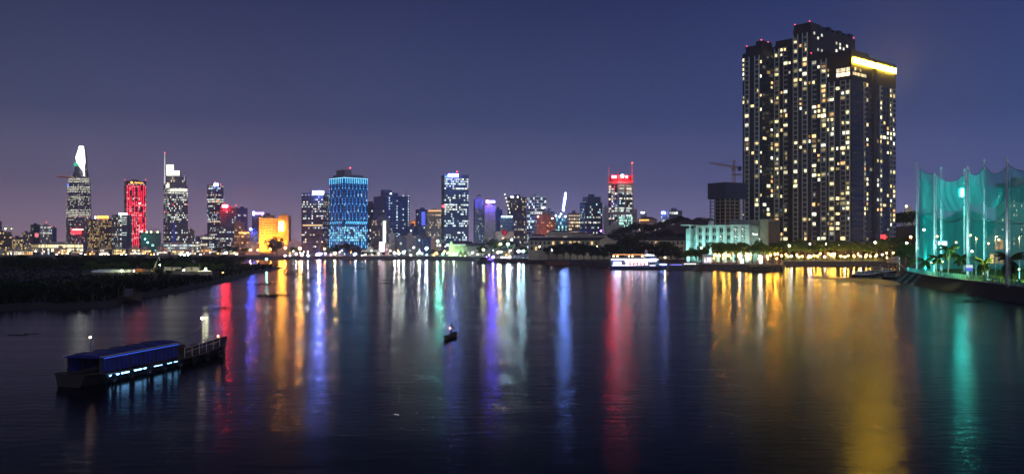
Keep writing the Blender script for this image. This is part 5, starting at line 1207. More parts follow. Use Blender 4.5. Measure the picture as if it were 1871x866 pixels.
net_panel(pp(1680, 345), pp(1762, 352), Z(322, 345), Z(330, 352), 3.0, 'back panel of turquoise net behind the ladder-like pole')
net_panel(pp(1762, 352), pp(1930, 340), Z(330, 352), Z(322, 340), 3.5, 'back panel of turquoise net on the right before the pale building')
# the floodlights on the pole
root = thing('floodlight', 'large turquoise floodlight high on a net pole', 'floodlight', (X(1758, 318), 318, Z(352, 318)))
b = MB(); b.box(-1.2, 1.2, .25, .6, -1.6, 1.6); b.box(-.1, .8, .3, .5, -.2, .2); o = link(bpy.data.objects.new('housing', b.mesh('housing', DARKM))); o.parent = root
for i in range(3): put('lens', glow_mesh((.06, 1, .85), 700), root, (0, -.1, -1.0 + i * 1.0), 0, (.42, .42, .42))
street_lamp(1688, 420, 338, 'bluish white lit board lamp low behind the net', (.7, .85, 1), 22, .5, group='range lamps')
t = thing('billboard', 'small blue-white lit billboard seen through the net', 'billboard', (X(1722, 380), 380, GZ)); b = MB(); b.box(-1.9, 1.9, -.1, .1, 9.6, 11.4); b2 = MB(); b2.tube([(0, .3, 0), (0, .3, 11)], .15, 6)
o = link(bpy.data.objects.new('screen', b.mesh('screen', em('screen_blue_white', (.6, .75, 1), 6)))); o.parent = t; o = link(bpy.data.objects.new('post', b2.mesh('post', METAL))); o.parent = t
for i, (px, py, D, c, kk) in enumerate(((1712, 432, 400, (1, .55, .15), 60), (1773, 430, 400, (1, .42, .1), 70), (1784, 436, 410, (1, .6, .1), 45), (1747, 443, 400, (1, .75, .3), 20), (1776, 459, 360, (.9, .95, 1), 30), (1806, 445, 400, (1, .6, .3), 25), (1825, 438, 400, (1, .5, .15), 40))):
    street_lamp(px, py, D, '%s street lamp behind the golf net, %s from the left' % (('orange', 'deep orange', 'yellow', 'small yellow', 'white', 'pale orange', 'amber')[i], ORD[[0, 2, 4, 1, 3, 5, 6][i]]), c, kk, .45, group='street lamps behind the net')
bld('apartment_block', 'pale apartment block dotted with warm windows behind the net at right', 1822, 1850, 1905, 337, 440, CREAM, CREAM, 17, 3.0, pattern(310, .22, WARM, .5, 2.0, (.6, 1, 1.3)), phi=55, fill=(.3, .7, .3, .75), wp=.5, hb=.5)
k = bld('office_block', 'small white block with a yellow roof lamp left of the golf net', 1653, 1655, 1672, 386, 760, WHITE, CREAM, 6, 4, pattern(311, .1, WARM), zb=Z(440, 760)); beacon(k.root, 1656, 377, 756, (1, .75, .25), 45, .8)
bld('lit_hall', 'low orange lit hall seen through the net', 1806, 1808, 1834, 434, 420, CREAM, CREAM, 2, 3, pattern(312, .8, [(1, .42, .1), (1, .6, .2)], .6, 2.2), phi=8)
# lamps and masts added to brighten the turf
for i, (px, D) in enumerate(((1786, 262), (1822, 232), (1866, 226))):
    flood((X(px, D), D, 15), (X(px, D), D + 4, GZ), (.85, 1, .4), 42000, 'added floodlight shining down on the range turf, %s from the left' % ORD[i], 110, group='added turf floodlights')
    b = MB(); p_ = P(px, D); b.tube([(p_[0], p_[1] + .9, GZ), (p_[0], p_[1] + .9, 15)], .08, 6); o = b.build('added_lamp_mast', DARKM); tag(o, 'thin dark mast added for the turf floodlight, %s from the left' % ORD[i], 'mast', 'added turf floodlight masts')
for i, (px, D, tx, kk) in enumerate(((1693, 313, 1694, 1), (1740, 286, 1742, 1), (1808, 254, 1808, 1), (1872, 226, 1866, 1))):  # floodlights added to brighten the net
    flood((X(px, D), D - 1, GZ + .6), (X(tx, D + 12), D + 34, 30), (.25, 1, .92), 42000, 'added ground floodlight aimed up at the net, %s from the left' % ORD[i], 100, group='added ground floodlights under the net')
for i, (px, py, D) in enumerate(((986, 451, 628), (1032, 452, 630), (1050, 452, 630), (1092, 450, 630), (1168, 449, 626), (1196, 450, 626), (1222, 450, 626))):
    street_lamp(px, py, D, 'yellowish lamp among the trees before the cream terrace, %s from the left' % ORD[i], (1, .88, .45), 55, .4, group='lamps before the terrace')
for i, (px, D, pyt) in enumerate(poles):  # uplights added to brighten the pole shafts
    flood((X(px, D) - 2.5, D - 4.5, GZ + .5), (X(px, D), D, 22), (.75, .95, 1), 9000, 'added narrow uplight at the foot of a net pole, %s from the left' % ORD[i], 42, group='added uplights at the net poles')
# shoreline fence
root = thing('fence', 'low turquoise lit mesh fence along the bank of the driving range', 'fence', (*P(1660, 322), GZ))
FM = mat('fence_lit_turquoise', (.10, .42, .38), .6)  # turquoise floodlight tint is put into the fence colour
line = [P(1660, 322), P(1702, 272), P(1871, 198), P(2000, 168)]
b = MB(); b.box(-.06, .06, -.06, .06, 0, 1.5); pm_ = b.mesh('post', FM); rails = MB(); wires = MB()
for p, q in zip(line, line[1:]):
    ln = math.hypot(q[0] - p[0], q[1] - p[1]); nn = int(ln / 2)
    for i in range(nn):
        x_, y_ = p[0] + (q[0] - p[0]) * i / nn, p[1] + (q[1] - p[1]) * i / nn
        put('post', pm_, root, (x_ - root.location[0], y_ + .9 - root.location[1], .1))
    for z in (.5, 1.0, 1.55): rails.tube([(p[0], p[1] + .9, GZ + z), (q[0], q[1] + .9, GZ + z)], .05, 4)
    for i in range(nn * 5):
        x_, y_ = p[0] + (q[0] - p[0]) * i / nn / 5, p[1] + (q[1] - p[1]) * i / nn / 5; wires.tube([(x_, y_ + .9, GZ + .2), (x_ + .15, y_ + .9, GZ + 1.55)], .025, 3, False)
rails.build('rails', FM, root); wires.build('mesh_infill', FM, root, kind='stuff')
t = thing('sign_board', 'small white and blue sign board on the bank below the palms', 'sign', (*P(1771, 250), GZ)); 
for nm, z0, z1, m_ in (('upper_panel', 3.1, 3.9, em('sign_white_panel', (.8, .9, 1), .9)), ('lower_panel', 2.2, 3.05, em('sign_blue_panel', (.12, .25, .9), .8))):
    b = MB(); b.box(-.95, .95, -.06, .06, z0, z1); o = link(bpy.data.objects.new(nm, b.mesh(nm, m_))); o.parent = t
b = MB(); b.box(-.85, -.75, .07, .15, 0, 3.9); b.box(.75, .85, .07, .15, 0, 3.9); o = link(bpy.data.objects.new('posts', b.mesh('posts', METAL))); o.parent = t
for i, (px, py, D) in enumerate(((1702, 480, 284), (1722, 478, 276), (1806, 488, 238), (1862, 492, 204))):
    street_lamp(px, py, D, 'short path lamp between the palms on the bank, %s from the left' % ORD[i], (.9, 1, .35), (80, 40, 20, 20)[i], .16, group='path lamps on the bank')
# palms
def frond_mesh(seed):
    rg = random.Random(seed); b = MB(); L_ = 3.0; pts_ = []
    for i in range(9):
        s_ = i / 8; pts_.append(Vector((L_ * (s_ - .12 * s_ * s_), 0, .9 * s_ * 1.3 - 2.3 * s_ ** 2.1)))
    b.tube([tuple(p) for p in pts_], [.05 * (1 - .8 * i / 8) for i in range(9)], 4, False)
    for i in range(30):
        s_ = .1 + .9 * i / 29; f_ = s_ * 8; i0 = min(int(f_), 7); p = pts_[i0].lerp(pts_[i0 + 1], f_ - i0); d_ = (pts_[i0 + 1] - pts_[i0]).normalized()
        ll = .85 * math.sin(math.pi * (.12 + .8 * s_)) + .15
        for sd in (-1, 1):
            tip = p + Vector((d_.x * .55, sd * .8, d_.z * .5 - .55)) * ll * rg.uniform(.85, 1.1); w_ = d_ * .07
            b.quad(tuple(p - w_), tuple(p + w_), tuple(tip + w_ * .25), tuple(tip - w_ * .25))
    return b.mesh('frond', LEAFP)
FR = [frond_mesh(s_) for s_ in (1, 2, 3)]
palms = [(1690, 292, 5.2, .95), (1712, 276, 6.6, 1.0), (1734, 270, 9.2, 1.08), (1756, 258, 6.9, 1.02), (1797, 232, 6.0, .95), (1846, 207, 7.2, 1.22), (1657, 350, 8, 1.0), (1667, 345, 5, .9)]
plab = ['small bushy palm at the left of the range bank', 'palm with yellow-green fronds before the ladder-like pole', 'tallest slender palm left of the floodlight', 'palm in front of the floodlight pole with hanging fronds', 'short round palm before the pale turf', 'largest palm at the right edge with wide drooping crown', 'palm at the end of the quay by the leftmost pole', 'low palm clump at the end of the quay']
for i, (px, D, h_, s_) in enumerate(palms):
    root = thing('palm_tree', plab[i], 'palm', (*P(px, D), GZ), 0, 'palms on the bank'); rg = random.Random(100 + i); ln_ = rg.uniform(-.5, .5); hs = h_ - 1.2 * s_
    b = MB(); b.tube([(ln_ * 1.2, 0, -.2), (ln_ * .7, 0, hs * .4), (0, 0, hs * .8), (0, 0, hs)], [.24, .17, .14, .16], 8); o = link(bpy.data.objects.new('trunk', b.mesh('trunk', BARK))); o.parent = root
    nf = 22
    for q in range(nf):
        o = link(bpy.data.objects.new('frond', FR[q % 3])); o.parent = root; o.location = (0, 0, hs)
        el = (-62 + 40 * (q % 4) / 3 + rg.uniform(-10, 10)) if q % 4 else 8 + rg.uniform(0, 30)
        o.rotation_euler = (rg.uniform(-.25, .25), R(el) if q % 4 else R(el), q * 2.399 + rg.uniform(-.2, .2)); k_ = s_ * rg.uniform(.85, 1.1); o.scale = (k_, k_, k_)

# ------------------------------------------------------------------ lamps on the far quay
W_, CY, OR, YG, BLW, TEAL = (.85, .9, 1), (.5, .85, 1), (1, .26, .025), (.85, 1, .35), (.16, .22, 1), (.12, 1, .75)
fl = [(458, 457, 960, OR, 240, .8, 'orange'), (471, 457, 960, OR, 150, .7, 'orange'), (494, 455, 960, OR, 110, .6, 'small orange'), (521, 453, 940, OR, 240, .8, 'orange'), (548, 454, 900, (1, .36, .04), 700, 1.0, 'big orange'),
      (521, 468, 858, W_, 120, .6, 'white'), (530, 468.5, 856, W_, 70, .5, 'small white'), (541, 464, 860, W_, 130, .6, 'white'), (552, 466, 850, W_, 160, .6, 'white'), (563, 467, 845, W_, 300, .8, 'bright white'), (583, 464, 845, BLW, 1500, 1.0, 'big blue-white'), (593, 455, 860, OR, 90, .6, 'small orange'), (612, 463, 842, (1, .55, .2), 300, .8, 'orange'), (650, 464, 840, (.8, .75, 1), 150, .6, 'violet-white'),
      (721, 462, 838, (1, .98, .9), 300, .8, 'white'), (729, 463, 838, (.95, 1, .9), 300, .8, 'white'), (737, 461, 838, (.95, 1, .85), 260, .8, 'white'), (756, 452, 860, W_, 80, .6, 'small white'), (766, 461, 838, (1, .97, .85), 300, .8, 'warm white'), (779, 454, 838, (.72, .95, 1), 520, 1.0, 'big bluish white'), (800, 441, 870, (.2, 1, .85), 260, .9, 'turquoise'), (809, 463, 836, (.2, 1, .7), 520, .9, 'greenish white'), (829, 464, 834, (1, .95, .7), 140, .6, 'small warm'),
      (883, 456, 800, YG, 90, .7, 'yellow-green'), (910, 461, 760, (1, 1, .35), 240, .7, 'yellow'), (914, 446, 780, (1, .55, .25), 130, .8, 'peach'), (928, 446, 770, CY, 420, 1.0, 'big cyan'), (935, 438, 800, (.8, .8, 1), 130, .8, 'violet-white'), (948, 459, 720, CY, 330, .8, 'cyan'), (956, 459, 720, CY, 300, .8, 'cyan'), (901, 470, 712, (.12, .08, 1), 600, .6, 'blue'), (918, 470, 704, W_, 170, .5, 'white'), (924, 470, 702, W_, 150, .5, 'white'), (931, 470, 700, (1, .75, .5), 240, .6, 'warm white'), (888, 471, 716, (.2, .06, 1), 500, .6, 'violet'), (976, 467, 672, (1, .5, .2), 200, .5, 'orange'),
      (1008, 457, 640, (1, 1, .95), 80, .45, 'white'), (1116, 459, 556, (1, .95, .8), 60, .35, 'white'), (1133, 459, 552, (1, .95, .8), 60, .35, 'white'), (1215, 470, 485, (1, .7, .3), 80, .32, 'amber')]
qr = random.Random(61)
for q in range(46):  # random small lamps added to brighten the far waterfront
    px = 536 + q * 10.2 + qr.uniform(-4, 4); c, nm = qr.choice(((W_, 'tiny white'), ((1, .8, .5), 'tiny warm white'), (OR, 'tiny orange'), ((.5, .9, 1), 'tiny cyan'), ((.6, 1, .5), 'tiny green'), ((1, .9, .7), 'tiny warm white')))
    dq = 846 if px < 862 else 846 - (px - 862) * 1.05
    fl.append((px, qr.uniform(457, 466.5), dq, c, qr.uniform(14, 50), qr.uniform(.4, .6), nm))
fl.sort()
for i, (px, py, D, c, kk, r, nm) in enumerate(fl):
    street_lamp(px, py, D, '%s lamp on the far quay, %s lamp from the left' % (nm, ordn(i)), c, kk * (4.5 if max(c) - min(c) > .5 else 1.5), r * .85, group='lamps on the far quay')
# little lamps in the town at left
tl2 = [(2, 462, OR), (8, 461, OR), (24, 463, (1, .55, .15)), (36, 462, (1, .6, .2)), (48, 464, (.8, .85, 1)), (108, 461, (1, .3, .1)), (114, 462, (1, .2, .1)), (124, 463, YG), (165, 464, OR), (183, 466, W_), (192, 464, (1, .6, .25)), (198, 466, (1, .9, .8)), (222, 468, W_), (230, 465, (.8, 1, 1)), (240, 467, W_), (246, 466, (1, .95, .9)), (262, 463, (1, .5, .15)), (276, 466, OR), (318, 460, W_), (323, 461, W_), (330, 465, (.9, 1, .95)), (337, 466, (.9, 1, .95)), (344, 465, (.9, 1, .95)), (398, 463, OR), (411, 462, W_), (414, 461, (.3, 1, .9)), (432, 466, (.9, .95, 1))]
for i, (px, py, c) in enumerate(tl2):
    big = px in (330, 337, 344)
    street_lamp(px, py, 1000 if not big else 700, 'small street lamp above the mangroves on the left, %s from the left' % ordn(i), c, 26 if not big else 130, .7 if not big else .6, group='street lamps behind the spit', zb=GZ)
street_lamp(487, 474, 505, 'turquoise beacon lamp on the tip of the spit', (.25, 1, .85), 150, .45, zb=1.5)
# low waterfront houses between the mangroves and the towers on the left
hr_ = random.Random(17)
for i in range(17):
    px = -6 + i * 26.5 + hr_.uniform(-5, 5); w_ = hr_.uniform(14, 24)
    pal = (GOLD, WARM, [(1, .45, .12), (1, .62, .25)], MIXC)[i % 4]
    bld('shop_house', 'low lamplit waterfront house behind the mangroves, %s from the left' % ordn(i), px, px + 2, px + w_, hr_.uniform(455, 461), 985 + hr_.uniform(-10, 25), (CREAM, PINK, BROWN, GREY)[i % 4], CREAM, 2, 3.4, pattern(400 + i, .75, pal, .6, 2.4, (.6, 1, 1.3)), phi=6)
for i in range(22):
    c = hr_.choice((OR, (1, .5, .12), (1, .75, .4), W_, (1, .2, .08), (.7, 1, .5)))
    street_lamp(-2 + i * 20.5 + hr_.uniform(-7, 7), hr_.uniform(459, 465), 962, 'small waterfront street lamp before the low houses, %s from the left' % ordn(i), c, 60, .6, group='waterfront lamps before the low houses')
# buoys / barges by the ferry pier
def barge(px, py, ln, label, m=RUST, rz=0.0, name='barge', cat='barge', cabin=True, h_=1.6):
    D = H * F / (py - YH); root = thing(name, label, cat, (X(px, D), D, 0), rz)
    b = MB(); rr_ = []
    for s_, wd, zk in ((-1, .75, .5), (-.8, .95, 0), (.7, 1, 0), (.92, .6, .3), (1, .1, .8)):
        rr_.append([(s_ * ln / 2, -wd * ln * .12, h_ + zk * .8), (s_ * ln / 2, -wd * ln * .10, -.4), (s_ * ln / 2, wd * ln * .10, -.4), (s_ * ln / 2, wd * ln * .12, h_ + zk * .8)])
    b.rings(rr_); o = link(bpy.data.objects.new('hull', b.mesh('hull', m))); o.parent = root
    if cabin:
        b = MB(); b.box(-ln * .42, -ln * .12, -ln * .07, ln * .07, h_, h_ + 2.2); o = link(bpy.data.objects.new('cabin', b.mesh('cabin', WOOD))); o.parent = root
        b = MB(); b.box(-ln * .44, -ln * .1, -ln * .08, ln * .08, h_ + 2.2, h_ + 2.4); o = link(bpy.data.objects.new('cabin_roof', b.mesh('cabin_roof', DARKM))); o.parent = root
        b = MB()
        for q in range(3): b.box(-ln * .4 + q * ln * .1, -ln * .34 + q * ln * .1, -ln * .07 - .06, -ln * .07, h_ + .9, h_ + 1.7)
        o = link(bpy.data.objects.new('cabin_windows', b.mesh('cabin_windows', GLASS))); o.parent = root
    return root
barge(896, 479.5, 20, 'dark ferry pontoon under the violet lamps', DKGREY)
barge(930, 480, 15, 'small dark boat moored by the warm white lamp', WOOD)
barge(957, 480, 12, 'lamplit brown boat at the orange lamp', RUST, cabin=False)
barge(1018, 484, 15, 'rusty red barge moored below the dark trees', RUST, cabin=False, h_=2.4)
barge(1075, 486, 11, 'dark sampan moored left of the white cruise boat', WOOD)

# ------------------------------------------------------------------ white cruise boat
D = 474
root = thing('cruise_boat', 'brightly lit white three-deck river cruise boat', 'cruise boat', (X(1168, D), D, 0))
S = D / F                       # metres per photo pixel at the boat
def bx_(px): return (px - 1168) * S
def bz(py): return (492 - py) * S
HULLB = mat('navy_hull', (.03, .05, .16), .35, spec=.6); WP = mat('boat_white', (.8, .8, .8), .45, var=.06)
rows = []
for px, wd, zk, zg in ((1114, 2.6, .3, bz(486)), (1122, 3.1, -.4, bz(485.5)), (1150, 3.4, -.6, bz(485)), (1178, 3.4, -.6, bz(484.5)), (1196, 2.8, -.5, bz(484)), (1210, 1.7, -.2, bz(483.5)), (1219, .7, .5, bz(483)), (1224, .1, 1.6, bz(482.6))):
    rows.append([(bx_(px), -wd, zg), (bx_(px) - .4, -wd * .72, zk), (bx_(px) - .4, wd * .72, zk), (bx_(px), wd, zg)])
b = MB(); b.rings(rows); o = link(bpy.data.objects.new('hull', b.mesh('hull', HULLB, True))); o.parent = root
def part(nm, boxes, m):
    b = MB()
    for q in boxes: b.box(*q)
    o = link(bpy.data.objects.new(nm, b.mesh(nm, m))); o.parent = root; return o
part('main_deck', [(bx_(1117), bx_(1196), -3.0, 3.0, bz(485.2), bz(476.5))], WP)
part('upper_deck_floor', [(bx_(1115.5), bx_(1202), -3.5, 3.5, bz(476.5), bz(475.3))], WP)
part('upper_deck_rail', [(bx_(1115.5), bx_(1190), -3.5, -3.4, bz(475.3), bz(472.6))], WP)
part('awning', [(bx_(1119), bx_(1176), -3.3, 3.3, bz(465.4), bz(464.6))], WP)
for px in (1120, 1131, 1142, 1153, 1164, 1174): part('awning_post', [(bx_(px) - .08, bx_(px) + .08, -3.2, -3.05, bz(475.3), bz(465.4)), (bx_(px) - .08, bx_(px) + .08, 3.05, 3.2, bz(475.3), bz(465.4))], WP)
part('wheelhouse', [(bx_(1177), bx_(1196), -2.4, 2.4, bz(475.3), bz(467)), (bx_(1174), bx_(1190), -2.2, 2.2, bz(467), bz(464.5))], WP)
part('wheelhouse_windows', [(bx_(1178), bx_(1195.4), -2.5, -2.41, bz(471.6), bz(468.4))], GLASSB)
part('forecabin', [(bx_(1196), bx_(1203), -2.3, 2.3, bz(485), bz(474))], mat('pale_blue_paint', (.35, .5, .75), .5)); part('foredeck', [(bx_(1203), bx_(1214), -1.4, 1.4, bz(484.2), bz(481.8))], WP)
part('funnel', [(bx_(1178), bx_(1183), -.8, .8, bz(464.5), bz(461)), (bx_(1179), bx_(1181), -.5, .5, bz(461), bz(458.6))], WP)
b = MB(); b.ball((bx_(1180.5), 0, bz(458.6)), .7); o = link(bpy.data.objects.new('radar_dome', b.mesh('radar_dome', WP, True))); o.parent = root
# lamplit white cabin side made as glowing panels, red curtained windows between
SAL = em('saloon_glow', (.85, .78, 1), 5)
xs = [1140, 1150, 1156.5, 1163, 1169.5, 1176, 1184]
for a, c in zip(xs, xs[1:]): part('glowing_side_panel', [(bx_(a) + .75, bx_(c) - .75, -3.08, -3.0, bz(484.4), bz(477.6))], SAL)
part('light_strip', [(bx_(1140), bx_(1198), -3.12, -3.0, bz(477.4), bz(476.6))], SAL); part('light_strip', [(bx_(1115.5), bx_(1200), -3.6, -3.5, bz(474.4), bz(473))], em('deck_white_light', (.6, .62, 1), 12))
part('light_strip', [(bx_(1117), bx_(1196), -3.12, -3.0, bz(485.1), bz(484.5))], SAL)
for i, px in enumerate(xs[1:-1]):
    bxs = [(bx_(px) - .6, bx_(px) + .6, -3.16, -3.02, bz(483.8), bz(478.6))]
    o = part('red_curtain', bxs, em('red_curtain_light', (1, .16, .14), .8))
    cut = [(bx_(px) - .25, bx_(px) + .2, -3.2, -3.16, bz(481 - (i % 3) * .7), bz(479.8 - (i % 3) * .7))]
    b = MB()
    for q in cut: b.box(*q)
    oo = link(bpy.data.objects.new('window_pane', b.mesh('window_pane', SAL))); oo.parent = o
part('stern_opening', [(bx_(1119), bx_(1132), -3.06, -3.0, bz(484.6), bz(477.4))], em('blue_stern_light', (.08, .12, 1), 9)); part('stern_panel', [(bx_(1122), bx_(1133), -3.1, -3.06, bz(483), bz(479))], em('stern_white', (.7, .75, 1), 22))
for px in (1187, 1190.5, 1194): part('porthole', [(bx_(px) - .3, bx_(px) + .3, -3.06, -3.0, bz(483), bz(479))], GLASSB)
part('bow_light', [(bx_(1205), bx_(1217), -1.9, -1.8, bz(483.6), bz(483.0))], em('bow_blue', (.2, .35, 1), 40))
AWO = em('awning_orange_light', (1, .34, .10), 4.0)
part('awning_light', [(bx_(1119), bx_(1176), -3.35, -3.25, bz(465.3), bz(464.8))], AWO)
for px in (1120, 1127, 1148, 1154, 1172): 
    b = MB(); b.ball((bx_(px), -2.9, bz(468)), .35); o = link(bpy.data.objects.new('deck_lamp', b.mesh('deck_lamp', em('deck_lamp_orange', (1, .5, .22), 26)))); o.parent = root
part('dining_tables', [(bx_(1123 + q * 6.5), bx_(1126.5 + q * 6.5), -1.5, 0, bz(475.3), bz(473)) for q in range(8)], WOOD)
b = MB()
for q in range(5): b.ball((bx_(1180) + q * .9, -2.6, bz(466)), .18)
o = link(bpy.data.objects.new('wheelhouse_lamps', b.mesh('wheelhouse_lamps', em('wheel_white', (.9, .95, 1), 20)))); o.parent = root
# floating pontoon with white tube light right of the cruise boat
root = thing('pontoon', 'low pontoon with violet rail lights right of the cruise boat', 'pontoon', (X(1240, 466), 464, 0))
b = MB(); b.box(-6, 12, -2, 2, -.3, 2.2); o = link(bpy.data.objects.new('deck', b.mesh('deck', DKGREY))); o.parent = root
b = MB(); b.box(2, 10, -2.1, -2.0, 3.0, 3.25); o = link(bpy.data.objects.new('tube_light', b.mesh('tube_light', em('tube_white', (1, .9, .85), 4)))); o.parent = root
b = MB(); b.box(-5, 1, -2.1, -2.0, 2.6, 2.75); o = link(bpy.data.objects.new('tube_light', b.mesh('tube_light', em('tube_violet', (.25, .22, 1), 4)))); o.parent = root
b = MB()
for q in range(10): b.box(-5.8 + q * 1.9, -5.7 + q * 1.9, -2.05, -1.95, 2.2, 3.3)
o = link(bpy.data.objects.new('rail_posts', b.mesh('rail_posts', METAL))); o.parent = root

# ------------------------------------------------------------------ boats at the mud bank
def workboat(px, py, ln, label, rz=0.0, hullm=DARKM, topm=WHITE, mastpx=0, cab=1.0):
    D = H * F / (py - YH); root = thing('work_boat', label, 'boat', (X(px, D), D, 0), rz, 'boats moored by the mud bank')
    rr_ = []
    for s_, wd, sh in ((-1, .7, .2), (-.7, .95, 0), (.2, 1, 0), (.7, .75, .35), (.95, .25, .8), (1, .03, .95)):
        rr_.append([(s_ * ln / 2, -wd * ln * .13, .75 + sh), (s_ * ln / 2 - .1, -wd * ln * .08, -.35), (s_ * ln / 2 - .1, wd * ln * .08, -.35), (s_ * ln / 2, wd * ln * .13, .75 + sh)])
    b = MB(); b.rings(rr_); o = link(bpy.data.objects.new('hull', b.mesh('hull', hullm))); o.parent = root
    b = MB(); b.rings([[(p[0], p[1] * 1.03, p[2] - .1), (p[0], p[1] * 1.03, p[2] + .06), (q[0], q[1] * 1.03, q[2] + .06), (q[0], q[1] * 1.03, q[2] - .1)] for p, q in ((r[0], r[3]) for r in rr_)]); o = link(bpy.data.objects.new('gunwale', b.mesh('gunwale', topm))); o.parent = root
    c0, c1 = -ln * .36, ln * .12
    b = MB(); b.box(c0, c1, -ln * .09, ln * .09, .7, .7 + 1.25 * cab); o = link(bpy.data.objects.new('cabin', b.mesh('cabin', topm))); o.parent = root
    b = MB(); b.box(c0 - .3, c1 + .4, -ln * .10, ln * .10, .72 + 1.25 * cab, .86 + 1.25 * cab); o = link(bpy.data.objects.new('cabin_roof', b.mesh('cabin_roof', topm))); o.parent = root
    for q in range(3):
        b = MB(); xx = c0 + (c1 - c0) * (.12 + q * .3); b.box(xx, xx + ln * .09, -ln * .09 - .04, -ln * .09 + .01, .7 + .6 * cab, .7 + 1.05 * cab); o = link(bpy.data.objects.new('window', b.mesh('window', GLASS))); o.parent = root
    if mastpx:
        b = MB(); b.tube([(c1 - .6, 0, .9 + cab), (c1 - .6, 0, mastpx)], .06, 5); b.tube([(c1 - 1.2, 0, mastpx * .8), (c1, 0, mastpx * .8)], .04, 4); o = link(bpy.data.objects.new('mast', b.mesh('mast', WHITE))); o.parent = root
    return root
workboat(1580, 505, 11, 'white cabin boat at the left end of the mud bank mooring', .1, DARKM, WHITE, 5.0)
workboat(1600, 502, 12, 'long dark boat with a pale canopy moored behind the white cabin boat', -.15, WOOD, mat('pale_grey_paint', (.5, .55, .58), .5), 0, .9)
workboat(1606, 496, 10, 'boat with a lamplit tan cabin at the back of the mooring', .05, DARKM, mat('tan_paint', (.5, .38, .24), .6), 3.6, 1.2)
workboat(1630, 509, 8.5, 'small dark motor boat nearest the slipways', .25, DARKM, mat('grey_deck', (.3, .3, .32), .6), 0, .8)
workboat(1622, 499, 9, 'small white topped boat under the palms at the quay end', .2, WOOD, WHITE, 4.2, 1.0)
street_lamp(1559.5, 497, 372, 'small warm lamp on a stake left of the moored boats', (1, .8, .55), 45, .16, zb=-.3)
root = thing('mooring_pole', 'tall thin white mooring pole right of the moored boats', 'pole', (*P(1643.5, 330), -.5)); b = MB(); b.tube([(0, 0, 0), (0, 0, 8.5)], .09, 6); b.box(-.3, .3, -.05, .05, 8.0, 8.2); o = link(bpy.data.objects.new('shaft', b.mesh('shaft', WHITE))); o.parent = root
for q in range(4):
    b = MB(); b.tube([(0, 0, 1 + q * 2), (0, 0, 1.6 + q * 2)], .11, 6); o = link(bpy.data.objects.new('dark_band', b.mesh('dark_band', DARKM))); o.parent = root

# ------------------------------------------------------------------ works yard on the spit
t = thing('long_tent', 'long low white tarpaulin shed on the spit', 'shed', (*P(206, 336), 2.0), .03)
n_ = 14; b = MB(); L2 = X(243, 336) - X(170, 336)
b.rings([[(-L2 / 2 + L2 * i / n_, 1.6 * math.cos(q * math.pi / 7), (1.45 + .12 * (i % 2)) * math.sin(q * math.pi / 7) * (.6 + .4 * min(1, (i + .5) / 3)) + .02) for q in range(8)] for i in range(n_ + 1)])
o = link(bpy.data.objects.new('tarpaulin', b.mesh('tarpaulin', WHITE))); o.parent = t
b = MB()
for i in range(0, n_ + 1, 2): b.tube([(-L2 / 2 + L2 * i / n_, 1.66 * math.cos(q * math.pi / 7), 1.62 * math.sin(q * math.pi / 7)) for q in range(8)], .05, 4)
o = link(bpy.data.objects.new('hoops', b.mesh('hoops', METAL))); o.parent = t
t = thing('container', 'orange shipping container beside the long white shed', 'container', (*P(253, 338), 2.0)); b = MB(); b.box(-2.1, 2.1, -1.1, 1.1, .1, 1.7); o = link(bpy.data.objects.new('body', b.mesh('body', mat('orange_container', (.55, .17, .06), .6)))); o.parent = t
b = MB()
for q in range(14): b.box(-2.05 + q * .3, -1.93 + q * .3, -1.16, -1.1, .2, 1.6)
o = link(bpy.data.objects.new('ribs', b.mesh('ribs', MATS['orange_container']))); o.parent = t
t = thing('excavator', 'excavator with a long raised pale boom beside the lit yard', 'excavator', (*P(283, 335), 2.0)); YEL = mat('machine_yellow', (.55, .40, .08), .5)
b = MB(); b.box(-1.3, 1.3, -1.2, -.7, 0, .6); b.box(-1.3, 1.3, .7, 1.2, 0, .6); o = link(bpy.data.objects.new('tracks', b.mesh('tracks', DARKM))); o.parent = t
b = MB(); b.box(-1.1, .9, -.9, .9, .65, 1.4); o = link(bpy.data.objects.new('body', b.mesh('body', YEL))); o.parent = t
b = MB(); b.box(.1, .9, -.8, .1, 1.4, 2.3); o = link(bpy.data.objects.new('cab', b.mesh('cab', GLASS))); o.parent = t
b = MB(); b.tube([(-.3, 0, 1.3), (.4, 0, 3.8), (1.6, 0, 6.2)], [.28, .25, .18], 6); b.tube([(1.6, 0, 6.2), (1.9, 0, 4.8)], [.16, .1], 6); o = link(bpy.data.objects.new('boom', b.mesh('boom', mat('pale_boom', (.72, .72, .62), .5)))); o.parent = t
YARD = mat('yard_sand', (.42, .36, .22), .95, scale=.6)
slab('yard_ground', [P(296, 322), P(360, 318), P(388, 322), P(384, 346), P(340, 352), P(300, 346)], 2.95, YARD)
# give the pad real sides
bb_ = MB(); pp_ = [P(296, 322), P(360, 318), P(388, 322), P(384, 346), P(340, 352), P(300, 346)]
for p, q in zip(pp_, pp_[1:] + pp_[:1]): bb_.quad((p[0], p[1], 1.0), (q[0], q[1], 1.0), (q[0], q[1], 2.949), (p[0], p[1], 2.949))
tag(bb_.build('yard_edge', YARD), kind='structure')
street_lamp(376, 491.5, 334, 'glaring white work lamp at the right end of the lit yard', (1, 1, .62), 1100, .32, zb=2.95, hood=False)
street_lamp(292, 484, 340, 'thin lamp post beside the excavator', (.9, 1, .9), 120, .16, zb=2.0)
street_lamp(336, 494, 338, 'short yellow work lamp in the middle of the lit yard', (1, .9, .35), 1500, .2, zb=2.95, hood=False)
street_lamp(222, 494, 331, 'small greenish lamp by the long white shed', (.85, 1, .45), 900, .2, zb=2.0, hood=False)
street_lamp(407, 498, 330, 'dim orange lamp on the spit right of the lit yard', (1, .3, .08), 14, .25, zb=2.0)
